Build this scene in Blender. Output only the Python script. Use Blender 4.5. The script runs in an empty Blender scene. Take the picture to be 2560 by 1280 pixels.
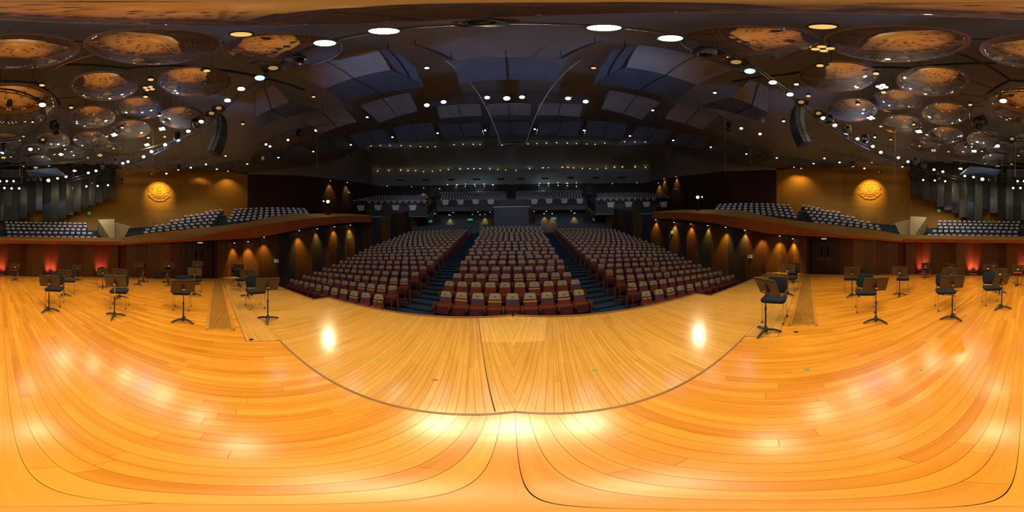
import bpy, math, random
from mathutils import Vector, Matrix

rnd = random.Random(11)
scn = bpy.context.scene
COL = scn.collection
rad, sin, cos, tan, pi = math.radians, math.sin, math.cos, math.tan, math.pi
V = Vector

# ---------------------------------------------------------------- camera, world, exposure
CAM_H, ROLL = 1.35, rad(0.75)          # the panorama stands on the stage, a little off level
cam_data = bpy.data.cameras.new('camera')
cam_data.type = 'PANO'
try:
    cam_data.panorama_type = 'EQUIRECTANGULAR'
except Exception:
    pass
try:
    cam_data.cycles.panorama_type = 'EQUIRECTANGULAR'
except Exception:
    pass
cam_data.clip_start, cam_data.clip_end = 0.02, 300
cam = bpy.data.objects.new('camera', cam_data)
cam.matrix_world = Matrix.Translation((0, 0, CAM_H)) @ Matrix.Rotation(ROLL, 4, 'Y') @ Matrix.Rotation(pi/2, 4, 'X')
COL.objects.link(cam)
scn.camera = cam

world = bpy.data.worlds.new('world')
scn.world = world
world.use_nodes = True
world.node_tree.nodes['Background'].inputs[0].default_value = (0.0, 0.0, 0.0, 1)
vs = scn.view_settings
vs.view_transform = 'Standard'
try:
    vs.look = 'None'
except Exception:
    pass
vs.gamma = 1.0
vs.use_curve_mapping = False
vs.exposure = 0.0
scn.cycles.sample_clamp_indirect = 4.0
scn.cycles.max_bounces = 4
scn.cycles.diffuse_bounces = 3
scn.cycles.glossy_bounces = 3
scn.cycles.adaptive_threshold = 0.12
scn.cycles.adaptive_min_samples = 16
scn.cycles.caustics_reflective = False
scn.cycles.caustics_refractive = False

# ---------------------------------------------------------------- pixel (2560 x 1280 frame) -> direction
def ray(px, py):
    az = (px-1280)/2560*2*pi
    el = (640-py)/1280*pi
    c = (sin(az)*cos(el), cos(az)*cos(el), sin(el))
    return V((c[0]*cos(ROLL)+c[2]*sin(ROLL), c[1], -c[0]*sin(ROLL)+c[2]*cos(ROLL)))
def on_z(px, py, z):                    # where the ray meets the height z
    d = ray(px, py)
    return V((0, 0, CAM_H)) + d*((z-CAM_H)/d.z)
def at_r(px, py, r):                    # where the ray is r metres away, measured along the ground
    d = ray(px, py)
    return V((0, 0, CAM_H)) + d*(r/math.hypot(d.x, d.y))
def pol(azd, r, z):                     # azimuth in degrees, 0 = towards the audience, + = right
    return V((r*sin(rad(azd)), r*cos(rad(azd)), z))
def mirx(p):
    return V((-p[0], p[1], p[2]))

# ---------------------------------------------------------------- real light sources
def spot(name, loc, target, power, color, angle=60, blend=0.6, radius=0.12):
    l = bpy.data.lights.new(name, 'SPOT')
    l.energy, l.color = power, color
    l.spot_size, l.spot_blend, l.shadow_soft_size = rad(angle), blend, radius
    o = bpy.data.objects.new(name, l)
    o.location = loc
    o.rotation_euler = (V(target)-V(loc)).to_track_quat('-Z', 'Y').to_euler()
    COL.objects.link(o)
    return o
def bulb(name, loc, power, color, radius=0.1):
    l = bpy.data.lights.new(name, 'POINT')
    l.energy, l.color, l.shadow_soft_size = power, color, radius
    o = bpy.data.objects.new(name, l)
    o.location = loc
    COL.objects.link(o)
    return o
WARM = (1.0, 0.84, 0.50)
AMBER = (1.0, 0.62, 0.10)
COOL = (0.62, 0.80, 1.0)
P_STAGE, P_FOH, P_HOUSE, P_WALL, P_RED, P_CREST, P_LADDER = 265, 1300, 230, 300, 150, 1500, 460

# ---------------------------------------------------------------- materials
MATS = {}
def nodes_of(name):
    m = bpy.data.materials.new(name)
    m.use_nodes = True
    nt = m.node_tree
    return m, nt, nt.nodes['Principled BSDF']
def plain(name, color, rough=0.6, metal=0.0, noise=0.12, scale=8.0, bump=0.0, spec=0.5, coat=0.0, emit=None, estr=0.0):
    m, nt, b = nodes_of(name)
    N, L = nt.nodes, nt.links
    b.inputs['Roughness'].default_value = rough
    b.inputs['Metallic'].default_value = metal
    b.inputs['Specular IOR Level'].default_value = spec
    b.inputs['Coat Weight'].default_value = coat
    geo = N.new('ShaderNodeNewGeometry')
    nz = N.new('ShaderNodeTexNoise')
    nz.inputs['Scale'].default_value = scale
    nz.inputs['Detail'].default_value = 4
    L.new(geo.outputs['Position'], nz.inputs['Vector'])
    rp = N.new('ShaderNodeValToRGB')
    rp.color_ramp.elements[0].position, rp.color_ramp.elements[1].position = 0.3, 0.7
    rp.color_ramp.elements[0].color = tuple(c*(1-noise) for c in color)+(1,)
    rp.color_ramp.elements[1].color = tuple(min(1, c*(1+noise)) for c in color)+(1,)
    L.new(nz.outputs['Fac'], rp.inputs['Fac'])
    L.new(rp.outputs['Color'], b.inputs['Base Color'])
    if bump:
        bp = N.new('ShaderNodeBump')
        bp.inputs['Strength'].default_value = bump
        L.new(nz.outputs['Fac'], bp.inputs['Height'])
        L.new(bp.outputs['Normal'], b.inputs['Normal'])
    if emit:
        b.inputs['Emission Color'].default_value = tuple(emit)+(1,)
        b.inputs['Emission Strength'].default_value = estr
    MATS[name] = m
    return m
def wood(name, dark, light, rough, axis, stretch=22.0, fine=60.0, tone=False, bump=0.05, lines=None, spec=0.5):
    """grain along a direction (given as the angle of the grain axis in the plan, or 'z')"""
    m, nt, b = nodes_of(name)
    N, L = nt.nodes, nt.links
    geo = N.new('ShaderNodeNewGeometry')
    mp = N.new('ShaderNodeMapping')
    src = geo.outputs['Position']
    mp.vector_type = 'TEXTURE'
    if axis == 'z':
        mp.inputs['Scale'].default_value = (1, 1, stretch)
    else:
        mp.inputs['Rotation'].default_value = (0, 0, rad(axis))
        mp.inputs['Scale'].default_value = (stretch, 1, 1)
    L.new(src, mp.inputs['Vector'])
    n1 = N.new('ShaderNodeTexNoise')
    n1.inputs['Scale'].default_value, n1.inputs['Detail'].default_value, n1.inputs['Distortion'].default_value = fine, 5, 0.6
    L.new(mp.outputs['Vector'], n1.inputs['Vector'])
    fac = n1.outputs['Fac']
    n2 = N.new('ShaderNodeTexNoise')
    n2.inputs['Scale'].default_value, n2.inputs['Detail'].default_value = 1.3, 2
    L.new(src, n2.inputs['Vector'])
    mx = N.new('ShaderNodeMath')
    mx.operation = 'MULTIPLY_ADD'
    L.new(fac, mx.inputs[0])
    mx.inputs[1].default_value = 0.75
    h = N.new('ShaderNodeMath')
    h.operation = 'MULTIPLY'
    L.new(n2.outputs['Fac'], h.inputs[0])
    h.inputs[1].default_value = 0.25
    L.new(h.outputs[0], mx.inputs[2])
    fac = mx.outputs[0]
    if tone:
        at = N.new('ShaderNodeAttribute')
        at.attribute_name = 'tone'
        ad = N.new('ShaderNodeMath')
        ad.operation = 'ADD'
        L.new(fac, ad.inputs[0])
        L.new(at.outputs['Fac'], ad.inputs[1])
        fac = ad.outputs[0]
    rp = N.new('ShaderNodeValToRGB')
    rp.color_ramp.elements[0].position, rp.color_ramp.elements[1].position = 0.2, 0.85
    rp.color_ramp.elements[0].color = tuple(dark)+(1,)
    rp.color_ramp.elements[1].color = tuple(light)+(1,)
    L.new(fac, rp.inputs['Fac'])
    colour = rp.outputs['Color']
    if lines:                            # narrow vertical boards too small to build: dark joints by angle around the hall
        wv = N.new('ShaderNodeTexWave')
        wv.inputs['Scale'].default_value = lines
        wv.inputs['Distortion'].default_value = 0
        sx = N.new('ShaderNodeSeparateXYZ')
        L.new(src, sx.inputs[0])
        an = N.new('ShaderNodeMath')
        an.operation = 'ARCTAN2'
        L.new(sx.outputs['X'], an.inputs[0])
        L.new(sx.outputs['Y'], an.inputs[1])
        cx = N.new('ShaderNodeCombineXYZ')
        L.new(an.outputs[0], cx.inputs['X'])
        L.new(cx.outputs[0], wv.inputs['Vector'])
        r2 = N.new('ShaderNodeValToRGB')
        r2.color_ramp.elements[0].position, r2.color_ramp.elements[1].position = 0.0, 0.25
        r2.color_ramp.elements[0].color = (0.45, 0.45, 0.45, 1)
        r2.color_ramp.elements[1].color = (1, 1, 1, 1)
        L.new(wv.outputs['Fac'], r2.inputs['Fac'])
        mm = N.new('ShaderNodeMix')
        mm.data_type = 'RGBA'
        mm.blend_type = 'MULTIPLY'
        mm.inputs[0].default_value = 1
        L.new(colour, mm.inputs[6])
        L.new(r2.outputs['Color'], mm.inputs[7])
        colour = mm.outputs[2]
    L.new(colour, b.inputs['Base Color'])
    b.inputs['Roughness'].default_value = rough
    b.inputs['Specular IOR Level'].default_value = spec
    if bump:
        bp = N.new('ShaderNodeBump')
        bp.inputs['Strength'].default_value = bump
        bp.inputs['Distance'].default_value = 0.01
        L.new(n1.outputs['Fac'], bp.inputs['Height'])
        L.new(bp.outputs['Normal'], b.inputs['Normal'])
    MATS[name] = m
    return m
def glow(name, color, strength):
    m, nt, b = nodes_of(name)
    b.inputs['Base Color'].default_value = (0.02, 0.02, 0.02, 1)
    b.inputs['Emission Color'].default_value = tuple(color)+(1,)
    b.inputs['Emission Strength'].default_value = strength
    MATS[name] = m
    return m

BETA = math.degrees(math.atan(0.251))    # the stage front is a flat V: each half turned by 14 degrees
wood('stage_wood', (0.56, 0.18, 0.005), (0.90, 0.375, 0.040), 0.22, 90, tone=True, fine=26, stretch=30, spec=0.75)
wood('apron_right', (0.54, 0.22, 0.018), (0.86, 0.46, 0.105), 0.20, 90-BETA, tone=True, fine=26, stretch=30, spec=0.75)
wood('apron_left', (0.54, 0.22, 0.018), (0.86, 0.46, 0.105), 0.20, 90+BETA, tone=True, fine=26, stretch=30, spec=0.75)
wood('strip_right', (0.46, 0.18, 0.016), (0.84, 0.44, 0.10), 0.30, -BETA, tone=True, fine=26, stretch=30, spec=0.75)
wood('strip_left', (0.46, 0.18, 0.016), (0.84, 0.44, 0.10), 0.30, BETA, tone=True, fine=26, stretch=30, spec=0.75)
wood('edge_wood', (0.20, 0.075, 0.014), (0.36, 0.16, 0.04), 0.4, 0, fine=20)
wood('grille_wood', (0.42, 0.16, 0.014), (0.68, 0.32, 0.05), 0.4, 0, fine=20)
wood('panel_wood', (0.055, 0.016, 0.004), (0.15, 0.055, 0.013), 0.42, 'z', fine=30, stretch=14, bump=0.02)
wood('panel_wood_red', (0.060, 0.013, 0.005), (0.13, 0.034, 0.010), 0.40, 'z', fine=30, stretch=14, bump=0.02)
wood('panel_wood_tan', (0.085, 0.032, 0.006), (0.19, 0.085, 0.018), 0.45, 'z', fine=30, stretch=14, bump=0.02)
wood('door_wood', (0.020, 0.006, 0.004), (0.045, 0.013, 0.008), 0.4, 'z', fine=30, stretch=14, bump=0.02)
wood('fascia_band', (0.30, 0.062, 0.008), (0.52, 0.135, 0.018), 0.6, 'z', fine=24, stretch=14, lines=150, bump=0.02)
wood('fascia_cap', (0.19, 0.075, 0.006), (0.36, 0.165, 0.018), 0.8, 20, fine=18, stretch=10, lines=110, bump=0.02, spec=0.12)
wood('choir_board', (0.009, 0.008, 0.008), (0.030, 0.025, 0.023), 0.35, 'z', fine=16, stretch=16, bump=0.02)
wood('rear_wood', (0.025, 0.022, 0.022), (0.060, 0.050, 0.048), 0.5, 'z', fine=16, stretch=12, bump=0.02)
plain('dark_pit', (0.006, 0.004, 0.003), 0.9)
plain('plaster_orange', (0.42, 0.20, 0.028), 0.85, noise=0.10, scale=5, bump=0.25)
plain('plaster_dark', (0.060, 0.020, 0.012), 0.7, noise=0.15, scale=2)
plain('plaster_pale', (0.46, 0.33, 0.15), 0.8, noise=0.06, scale=2)
plain('ceiling_paint', (0.32, 0.31, 0.30), 0.8, noise=0.08, scale=0.7)
plain('panel_paint', (0.20, 0.185, 0.18), 0.45, noise=0.12, scale=1.5)
plain('panel_edge', (0.10, 0.12, 0.15), 0.4, noise=0.12, scale=1.5)  # bluish cast of the lamp flare mixed into the panel colour
plain('bulkhead_paint', (0.32, 0.35, 0.33), 0.8, noise=0.06, scale=1.0)  # grey tinted towards the blue of the lamp flare
plain('black_steel', (0.018, 0.019, 0.022), 0.45, metal=0.3)
plain('black_cast', (0.030, 0.031, 0.034), 0.42, metal=0.2)
plain('truss_alu', (0.055, 0.062, 0.075), 0.35, metal=0.6)
plain('beam_steel', (0.030, 0.034, 0.036), 0.6)
plain('chrome', (0.72, 0.70, 0.66), 0.18, metal=1.0, noise=0.03)
plain('cable_grey', (0.22, 0.22, 0.22), 0.5)
plain('cable_white', (0.85, 0.82, 0.75), 0.5)
plain('rubber', (0.012, 0.012, 0.014), 0.7)
plain('chair_cloth', (0.010, 0.015, 0.025), 0.92, noise=0.18, scale=90, spec=0.25)
plain('desk_black', (0.060, 0.045, 0.030), 0.55, noise=0.12, scale=20)
plain('desk_worn', (0.085, 0.080, 0.066), 0.6, noise=0.55, scale=26)
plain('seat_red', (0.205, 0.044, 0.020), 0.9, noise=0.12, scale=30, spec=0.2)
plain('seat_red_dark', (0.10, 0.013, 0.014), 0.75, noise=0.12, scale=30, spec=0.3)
plain('cover_tan', (0.40, 0.315, 0.185), 0.9, noise=0.05, scale=20, spec=0.2)
plain('tape_blue', (0.008, 0.045, 0.34), 0.5)
plain('tape_gold', (0.62, 0.40, 0.09), 0.5)
plain('seat_frame', (0.020, 0.020, 0.030), 0.5)
plain('end_olive', (0.20, 0.19, 0.06), 0.5)
plain('seat_blue', (0.045, 0.048, 0.090), 0.9, noise=0.15, scale=30, spec=0.2)
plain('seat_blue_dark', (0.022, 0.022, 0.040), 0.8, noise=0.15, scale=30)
plain('cover_white', (0.58, 0.56, 0.52), 0.9, noise=0.05, scale=20)
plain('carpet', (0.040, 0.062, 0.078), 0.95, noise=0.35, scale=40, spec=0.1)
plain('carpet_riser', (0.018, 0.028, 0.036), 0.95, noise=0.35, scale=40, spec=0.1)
plain('stall_floor', (0.085, 0.022, 0.016), 0.8, noise=0.2, scale=6)
plain('rail_red', (0.20, 0.045, 0.036), 0.4)
plain('rail_dark', (0.045, 0.055, 0.075), 0.4)
plain('sign_green', (0.02, 0.28, 0.10), 0.5, emit=(0.02, 0.5, 0.16), estr=0.25)
plain('sign_red', (0.40, 0.03, 0.06), 0.5, emit=(0.6, 0.03, 0.08), estr=0.10)
plain('sign_white', (0.75, 0.78, 0.75), 0.5, emit=(0.8, 0.9, 0.8), estr=0.25)
plain('mark_green', (0.03, 0.40, 0.06), 0.6)
plain('mark_teal', (0.0, 0.33, 0.20), 0.6)
plain('mark_red', (0.55, 0.04, 0.02), 0.6)
plain('mark_blue', (0.08, 0.14, 0.5), 0.6)
plain('glass_dark', (0.006, 0.006, 0.008), 0.12, noise=0.0)
plain('disc_resin', (0.42, 0.39, 0.41), 0.06, metal=0.74, noise=0.05, scale=3)
plain('disc_rim', (0.34, 0.26, 0.20), 0.3, metal=0.6)
plain('array_black', (0.045, 0.055, 0.068), 0.5, noise=0.2, scale=14)
plain('array_frame', (0.16, 0.19, 0.20), 0.45, metal=0.3)
plain('baffle_pale', (0.70, 0.62, 0.52), 0.7, noise=0.18, scale=6)
plain('band_pale', (0.62, 0.68, 0.68), 0.7)
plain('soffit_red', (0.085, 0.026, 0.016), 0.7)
plain('balcony_dark', (0.028, 0.014, 0.014), 0.6)
glow('lamp_white', (1.0, 0.88, 0.70), 14)
glow('lamp_small', (1.0, 0.90, 0.76), 9)
glow('lamp_cyan', (0.55, 0.85, 1.0), 14)
glow('lamp_led', (0.50, 0.75, 1.0), 1.6)
glow('lamp_amber', (1.0, 0.58, 0.16), 0.95)
glow('lamp_dim', (1.0, 0.62, 0.22), 0.35)
glow('lamp_cove', (1.0, 0.66, 0.22), 7)
glow('lamp_sign', (1.0, 0.80, 0.50), 0.8)
glow('lamp_red', (1.0, 0.10, 0.12), 2.0)
glow('lamp_follow', (1.0, 0.84, 0.62), 60)

# ---------------------------------------------------------------- mesh builder
class MB:
    def __init__(self):
        self.v, self.f, self.mi, self.cur, self.M = [], [], [], 0, None
    def add(self, vs_, fs_):
        b = len(self.v)
        if self.M is not None:
            M = self.M
            vs_ = [M @ V(p) for p in vs_]
        self.v += [tuple(p) for p in vs_]
        self.f += [tuple(b+i for i in f) for f in fs_]
        self.mi += [self.cur]*len(fs_)
        return self
    def box(self, c, s, R=None):
        x, y, z = s[0]/2, s[1]/2, s[2]/2
        p = [V((i, j, k)) for k in (-z, z) for j in (-y, y) for i in (-x, x)]
        if R is not None:
            p = [R @ q for q in p]
        c = V(c)
        return self.add([q+c for q in p], [(0,2,3,1),(4,5,7,6),(0,1,5,4),(2,6,7,3),(0,4,6,2),(1,3,7,5)])
    def bar(self, a, b, w, h, up=(0,0,1)):          # box between two points
        a, b, up = V(a), V(b), V(up)
        d = (b-a).normalized()
        s = d.cross(up)
        if s.length < 1e-5:
            s = d.cross(V((1,0,0)))
        s.normalize()
        u = s.cross(d)
        p = [q+s*i*w/2+u*j*h/2 for q in (a, b) for j in (-1,1) for i in (-1,1)]
        return self.add(p, [(0,2,3,1),(4,5,7,6),(0,1,5,4),(2,6,7,3),(0,4,6,2),(1,3,7,5)])
    def cyl(self, a, b, r0, r1=None, n=8, cap=True):
        a, b = V(a), V(b)
        r1 = r0 if r1 is None else r1
        d = (b-a).normalized()
        s = d.cross(V((0,0,1)))
        if s.length < 1e-4:
            s = V((1,0,0))
        s.normalize()
        u = s.cross(d)
        p = [q+(s*cos(2*pi*i/n)+u*sin(2*pi*i/n))*r for q, r in ((a,r0),(b,r1)) for i in range(n)]
        f = [(i, (i+1)%n, n+(i+1)%n, n+i) for i in range(n)]
        if cap:
            f += [tuple(range(n-1,-1,-1)), tuple(range(n, 2*n))]
        return self.add(p, f)
    def tube(self, pts, r, n=6):
        pts = [V(p) for p in pts]
        rings, last = [], None
        for i, p in enumerate(pts):
            d = (pts[min(i+1,len(pts)-1)]-pts[max(i-1,0)]).normalized()
            s = d.cross(V((0,0,1)))
            if s.length < 1e-3:
                s = last or V((1,0,0))
            s.normalize()
            if last is not None and s.dot(last) < 0:
                s = -s
            last = s
            u = s.cross(d)
            rr = r[i] if isinstance(r, (list,tuple)) else r
            rings.append([p+(s*cos(2*pi*k/n)+u*sin(2*pi*k/n))*rr for k in range(n)])
        vs_ = [q for rg in rings for q in rg]
        f = [(i*n+k, i*n+(k+1)%n, (i+1)*n+(k+1)%n, (i+1)*n+k) for i in range(len(pts)-1) for k in range(n)]
        f += [tuple(range(n-1,-1,-1)), tuple((len(pts)-1)*n+k for k in range(n))]
        return self.add(vs_, f)
    def lathe(self, prof, n=16, c=(0,0,0)):
        c = V(c)
        vs_ = [c+V((r*cos(2*pi*k/n), r*sin(2*pi*k/n), z)) for r, z in prof for k in range(n)]
        f = [(i*n+k, i*n+(k+1)%n, (i+1)*n+(k+1)%n, (i+1)*n+k) for i in range(len(prof)-1) for k in range(n)]
        if prof[0][0] > 1e-6:
            f.append(tuple(range(n-1,-1,-1)))
        if prof[-1][0] > 1e-6:
            f.append(tuple((len(prof)-1)*n+k for k in range(n)))
        return self.add(vs_, f)
    def poly(self, top, down):                      # n-gon extruded by the vector `down`
        n = len(top)
        top = [V(p) for p in top]
        d = V(down)
        return self.add(top+[p+d for p in top], [tuple(range(n)), tuple(range(2*n-1,n-1,-1))]+[(i, n+i, n+(i+1)%n, (i+1)%n) for i in range(n)])
    def loft(self, levels, nc=2):                   # rounded rectangles (z, cx, cy, w, d, r) stacked along z
        rings = []
        for z, cx, cy, w, d, r in levels:
            r = min(r, w/2-1e-4, d/2-1e-4)
            ring = []
            for qx, qy, a0 in ((1,1,0),(-1,1,90),(-1,-1,180),(1,-1,270)):
                for k in range(nc+1):
                    a = rad(a0+90*k/nc)
                    ring.append(V((cx+qx*(w/2-r)+r*cos(a), cy+qy*(d/2-r)+r*sin(a), z)))
            rings.append(ring)
        n = len(rings[0])
        vs_ = [q for rg in rings for q in rg]
        f = [(i*n+k, i*n+(k+1)%n, (i+1)*n+(k+1)%n, (i+1)*n+k) for i in range(len(rings)-1) for k in range(n)]
        f += [tuple(range(n-1,-1,-1)), tuple((len(rings)-1)*n+k for k in range(n))]
        return self.add(vs_, f)
    def pad(self, c, s, r=0.05, e=0.02, nc=3):      # cushion: rounded outline, softened edges
        x, y, z = c
        w, d, h = s
        return self.loft([(z-h/2, x, y, w-2*e, d-2*e, r), (z-h/2+e, x, y, w, d, r), (z+h/2-e, x, y, w, d, r), (z+h/2-e*0.3, x, y, w-e, d-e, r), (z+h/2, x, y, w-3*e, d-3*e, r)], nc)
    def strip(self, A, B, flip=False):              # surface between two polylines
        n = len(A)
        f = [(i, i+1, n+i+1, n+i) for i in range(n-1)]
        if flip:
            f = [t[::-1] for t in f]
        return self.add(list(A)+list(B), f)
    def data(self, name, mats, smooth=False, attr=None):
        me = bpy.data.meshes.new(name)
        me.from_pydata(self.v, [], self.f)
        if isinstance(mats, str):
            mats = [mats]
        for m in mats:
            me.materials.append(MATS[m])
        if len(mats) > 1:
            me.polygons.foreach_set('material_index', self.mi)
        if smooth:
            me.polygons.foreach_set('use_smooth', [True]*len(me.polygons))
            if smooth != 'all':
                try:
                    me.set_sharp_from_angle(angle=rad(40))
                except Exception:
                    pass
        if attr is not None:
            a = me.attributes.new('tone', 'FLOAT', 'FACE')
            a.data.foreach_set('value', attr)
        me.update()
        return me
    def build(self, name, mats, parent=None, smooth=False, attr=None):
        return ob(name, self.data(name, mats, smooth, attr), parent)
def ob(name, me, parent=None):
    o = bpy.data.objects.new(name, me)
    COL.objects.link(o)
    if parent is not None:
        o.parent = parent
    return o
def tag(o, label=None, cat=None, group=None, kind=None):
    if label: o['label'] = label
    if cat: o['category'] = cat
    if group: o['group'] = group
    if kind: o['kind'] = kind
    return o
def thing(name, label, cat, loc=(0,0,0), rotz=0.0, group=None):
    o = bpy.data.objects.new(name, None)
    o.empty_display_size = 0.1
    COL.objects.link(o)
    o.location = loc
    o.rotation_euler = (0, 0, rotz)
    return tag(o, label, cat, group)
def struct(o):
    o['kind'] = 'structure'
    return o
def snode(name):
    o = bpy.data.objects.new(name, None)
    COL.objects.link(o)
    return struct(o)
def instance(parts, root):                          # parts: list of (name, mesh, [subparts])
    for name, me, subs in parts:
        p = ob(name, me, root)
        for n2, m2 in subs:
            ob(n2, m2, p)
def basis(x, y, z, loc):
    return Matrix(((x[0],y[0],z[0],loc[0]),(x[1],y[1],z[1],loc[1]),(x[2],y[2],z[2],loc[2]),(0,0,0,1)))
def lerp(a, b, t):
    return a+(b-a)*t

# ================================================================ THE STAGE FLOOR
SL = 0.251                                          # slope of the V-shaped stage front
def front_main(ax):                                 # front end of the main floor boards at |x|
    return 0.96-SL*ax if ax < 2.42 else 0.46-SL*ax
SIDE = [(7.6,-8.75), (8.55,-6.7), (9.6,-4.68), (10.75,-2.6), (12.1,-1.0)]      # foot of the stage side walls
def back_main(ax):
    if ax < 7.6:
        return -math.sqrt(max(0, 11.75**2-ax*ax))
    for (x0,y0),(x1,y1) in zip(SIDE, SIDE[1:]):
        if x0 <= ax <= x1:
            return y0+(y1-y0)*(ax-x0)/(x1-x0)-0.15
    return -1.0
def grille_mid(ax):
    return -0.62-SL*(ax-2.8)
floor = snode('floor')
planks = []                                         # (distance, polygon in plan, tone)
def board_run(quad_at, a, b, lo, hi, out, base, spread):
    """boards between the two edge lines of one strip, cut into random lengths from a to b"""
    t = a
    while t < b-0.02:
        ln = rnd.uniform(lo, hi)
        e = min(b, t+ln)
        if b-e < 0.18:
            e = b
        out.append((quad_at(t, e), base+rnd.choice((-1,-0.5,0,0,0.4,1))*spread*rnd.uniform(0.4,1)))
        t = e
W = 0.078
gap = 0.0008
raw = []
nst = int(12.2/W)
for k in range(-nst, nst):
    x0, x1 = k*W+gap, (k+1)*W-gap
    xm = (x0+x1)/2
    ends = [(back_main(abs(x)), front_main(abs(x))) for x in (x0, xm, x1)]
    f0, f1, fm = ends[0][1], ends[2][1], ends[1][1]
    if abs(abs(xm)-2.42) < W:
        f0 = f1 = fm
    bk = ends[1][0]
    spans = [(bk, fm, f0-fm, f1-fm)]
    if 2.79 < abs(xm) < 9.95:
        g0, g1, gm = grille_mid(abs(x0)), grille_mid(abs(x1)), grille_mid(abs(xm))
        spans = [(bk, gm-0.27, g0-gm, g1-gm), (gm+0.27, fm, 0, 0)]
        lowskew = (g0-gm, g1-gm)
    for si, (a, b, s0, s1) in enumerate(spans):
        if b-a < 0.03:
            continue
        sk = lowskew if si == 1 else (0, 0)
        if si == 1:
            s0, s1 = f0-fm, f1-fm
        def q(t, e, a=a, b=b, s0=s0, s1=s1, sk=sk):
            la, lb = (sk if t <= a+1e-6 else (0, 0))
            ha, hb = ((s0, s1) if e >= b-1e-6 else (0, 0))
            g = 0 if t <= a+1e-6 else gap
            return [(x0, t+la+g), (x1, t+lb+g), (x1, e+hb-gap), (x0, e+ha-gap)]
        board_run(q, a, b, 0.5, 1.9, raw, 0.02, 0.22)
def lay_boards(parent, raw, mat, keep, name='plank'):
    """the boards that show largest become objects, the others one stuff mesh"""
    def dist(item):
        x = sum(p[0] for p in item[0])/4
        y = sum(p[1] for p in item[0])/4
        return x*x+y*y
    raw.sort(key=dist)
    rest, tones = MB(), []
    for i, (q, tone) in enumerate(raw):
        z = rnd.uniform(-0.0005, 0.0)
        if i < keep:
            cx = sum(p[0] for p in q)/4
            cy = sum(p[1] for p in q)/4
            mb = MB()
            mb.poly([(p[0]-cx, p[1]-cy, z) for p in q], (0,0,-0.02))
            o = mb.build(name, mat, parent, attr=[tone]*6)
            o.location = (cx, cy, 0)
        else:
            rest.poly([(p[0], p[1], z) for p in q], (0,0,-0.02))
            tones += [tone]*6
    o = rest.build('far_plank_field', mat, parent, attr=tones)
    o['kind'] = 'stuff'
lay_boards(floor, raw, 'stage_wood', 280)
# sub-floor under the boards
mb = MB()
outline = [(x, back_main(abs(x))-0.3) for x in [i*0.5 for i in range(-24, 25)]]
mb.poly([(x, y, -0.021) for x, y in outline]+[(12.0,-2.3,-0.021), (0,0.7,-0.021), (-12.0,-2.3,-0.021)], (0,0,-0.25))
# solid under the grilles too: a black sheet there paints the shade of a pit
mb.build('subfloor', 'dark_pit', floor)
# thin trim along the lift seams (|x| > 2.42) and around the apron
mb = MB()
for s in (1, -1):
    mb.bar((s*2.42, front_main(2.43)+0.008, -0.004), (s*12.0, front_main(12.0)+0.008, -0.004), 0.014, 0.012)
    mb.bar((s*2.41, 0.352, -0.004), (s*2.41, -0.15, -0.004), 0.014, 0.012)
    mb.bar((0, 0.955, -0.002), (s*2.42, 0.955-SL*2.42, -0.002), 0.022, 0.012)
mb.build('seam_strip', 'edge_wood', floor)

# the apron in front of the main floor: boards at right angles to each half of the front
apron = snode('stage_apron')
cb, sb = cos(rad(BETA)), sin(rad(BETA))
DEP1, DEP2, JOG = (3.52-0.97)*cb, (2.98-0.97)*cb, 4.89
AW = 0.058
def apt(s, u, v, z=0.0):
    return (s*(u*cb+v*sb), 0.965-u*sb+v*cb, z)
for s, mat in ((1, 'apron_right'), (-1, 'apron_left')):
    raw = []
    k = -int(DEP1*tan(rad(BETA))/AW)-1
    while k*AW < 12.2:
        u0, u1 = k*AW+0.0009, (k+1)*AW-0.0009
        um = (u0+u1)/2
        vend = DEP1 if (um*cb+DEP1*sb) < JOG+0.12 else DEP2
        st = [max(0.0, -u/tan(rad(BETA))) for u in (u0, um, u1)]
        if um*cb > 10.9:
            vend = min(vend, max(0.05, DEP2-(um*cb-10.9)*0.9))
        a, b = st[1], vend
        k += 1
        if b-a < 0.03:
            continue
        def q(t, e, a=a, b=b):
            la, lb = ((st[0]-st[1], st[2]-st[1]) if t <= a+1e-6 else (0, 0))
            g = 0.001
            pts = [(u0, t+la), (u1, t+lb), (u1, min(e, b)-g), (u0, min(e, b)-g)]
            return [apt(s, *p)[:2] for p in pts]
        cut = None
        if um < 0.115:                            # the pale inset by the front edge
            cut = max(a, 1.38+um*sb)
            cut = a if cut-a <= 0.05 else cut
        if cut is not None and cut < b-0.1:
            if cut-a > 0.05:
                board_run(q, a, cut, 0.35, 1.0, raw, 0.0, 0.10)
            board_run(q, cut, b, 0.35, 0.9, raw, 0.26, 0.06)
        else:
            board_run(q, a, b, 0.35, 1.1, raw, 0.0, 0.10)
    lay_boards(apron, raw, mat, 140)
    # the strip between the apron and the main floor, boards lengthwise
    raw = []
    for j in range(8):
        v0, v1 = -0.478+j*0.0595+0.001, -0.478+(j+1)*0.0595-0.001
        def q(t, e):
            return [apt(s, *p)[:2] for p in ((t, v0), (e-0.001, v0), (e-0.001, v1), (t, v1))]
        board_run(q, 2.42/cb-v0*tan(rad(BETA))*0+0.02, 12.1, 0.6, 1.9, raw, 0.02, 0.12)
    lay_boards(apron, raw, 'strip_right' if s > 0 else 'strip_left', 40)
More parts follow.
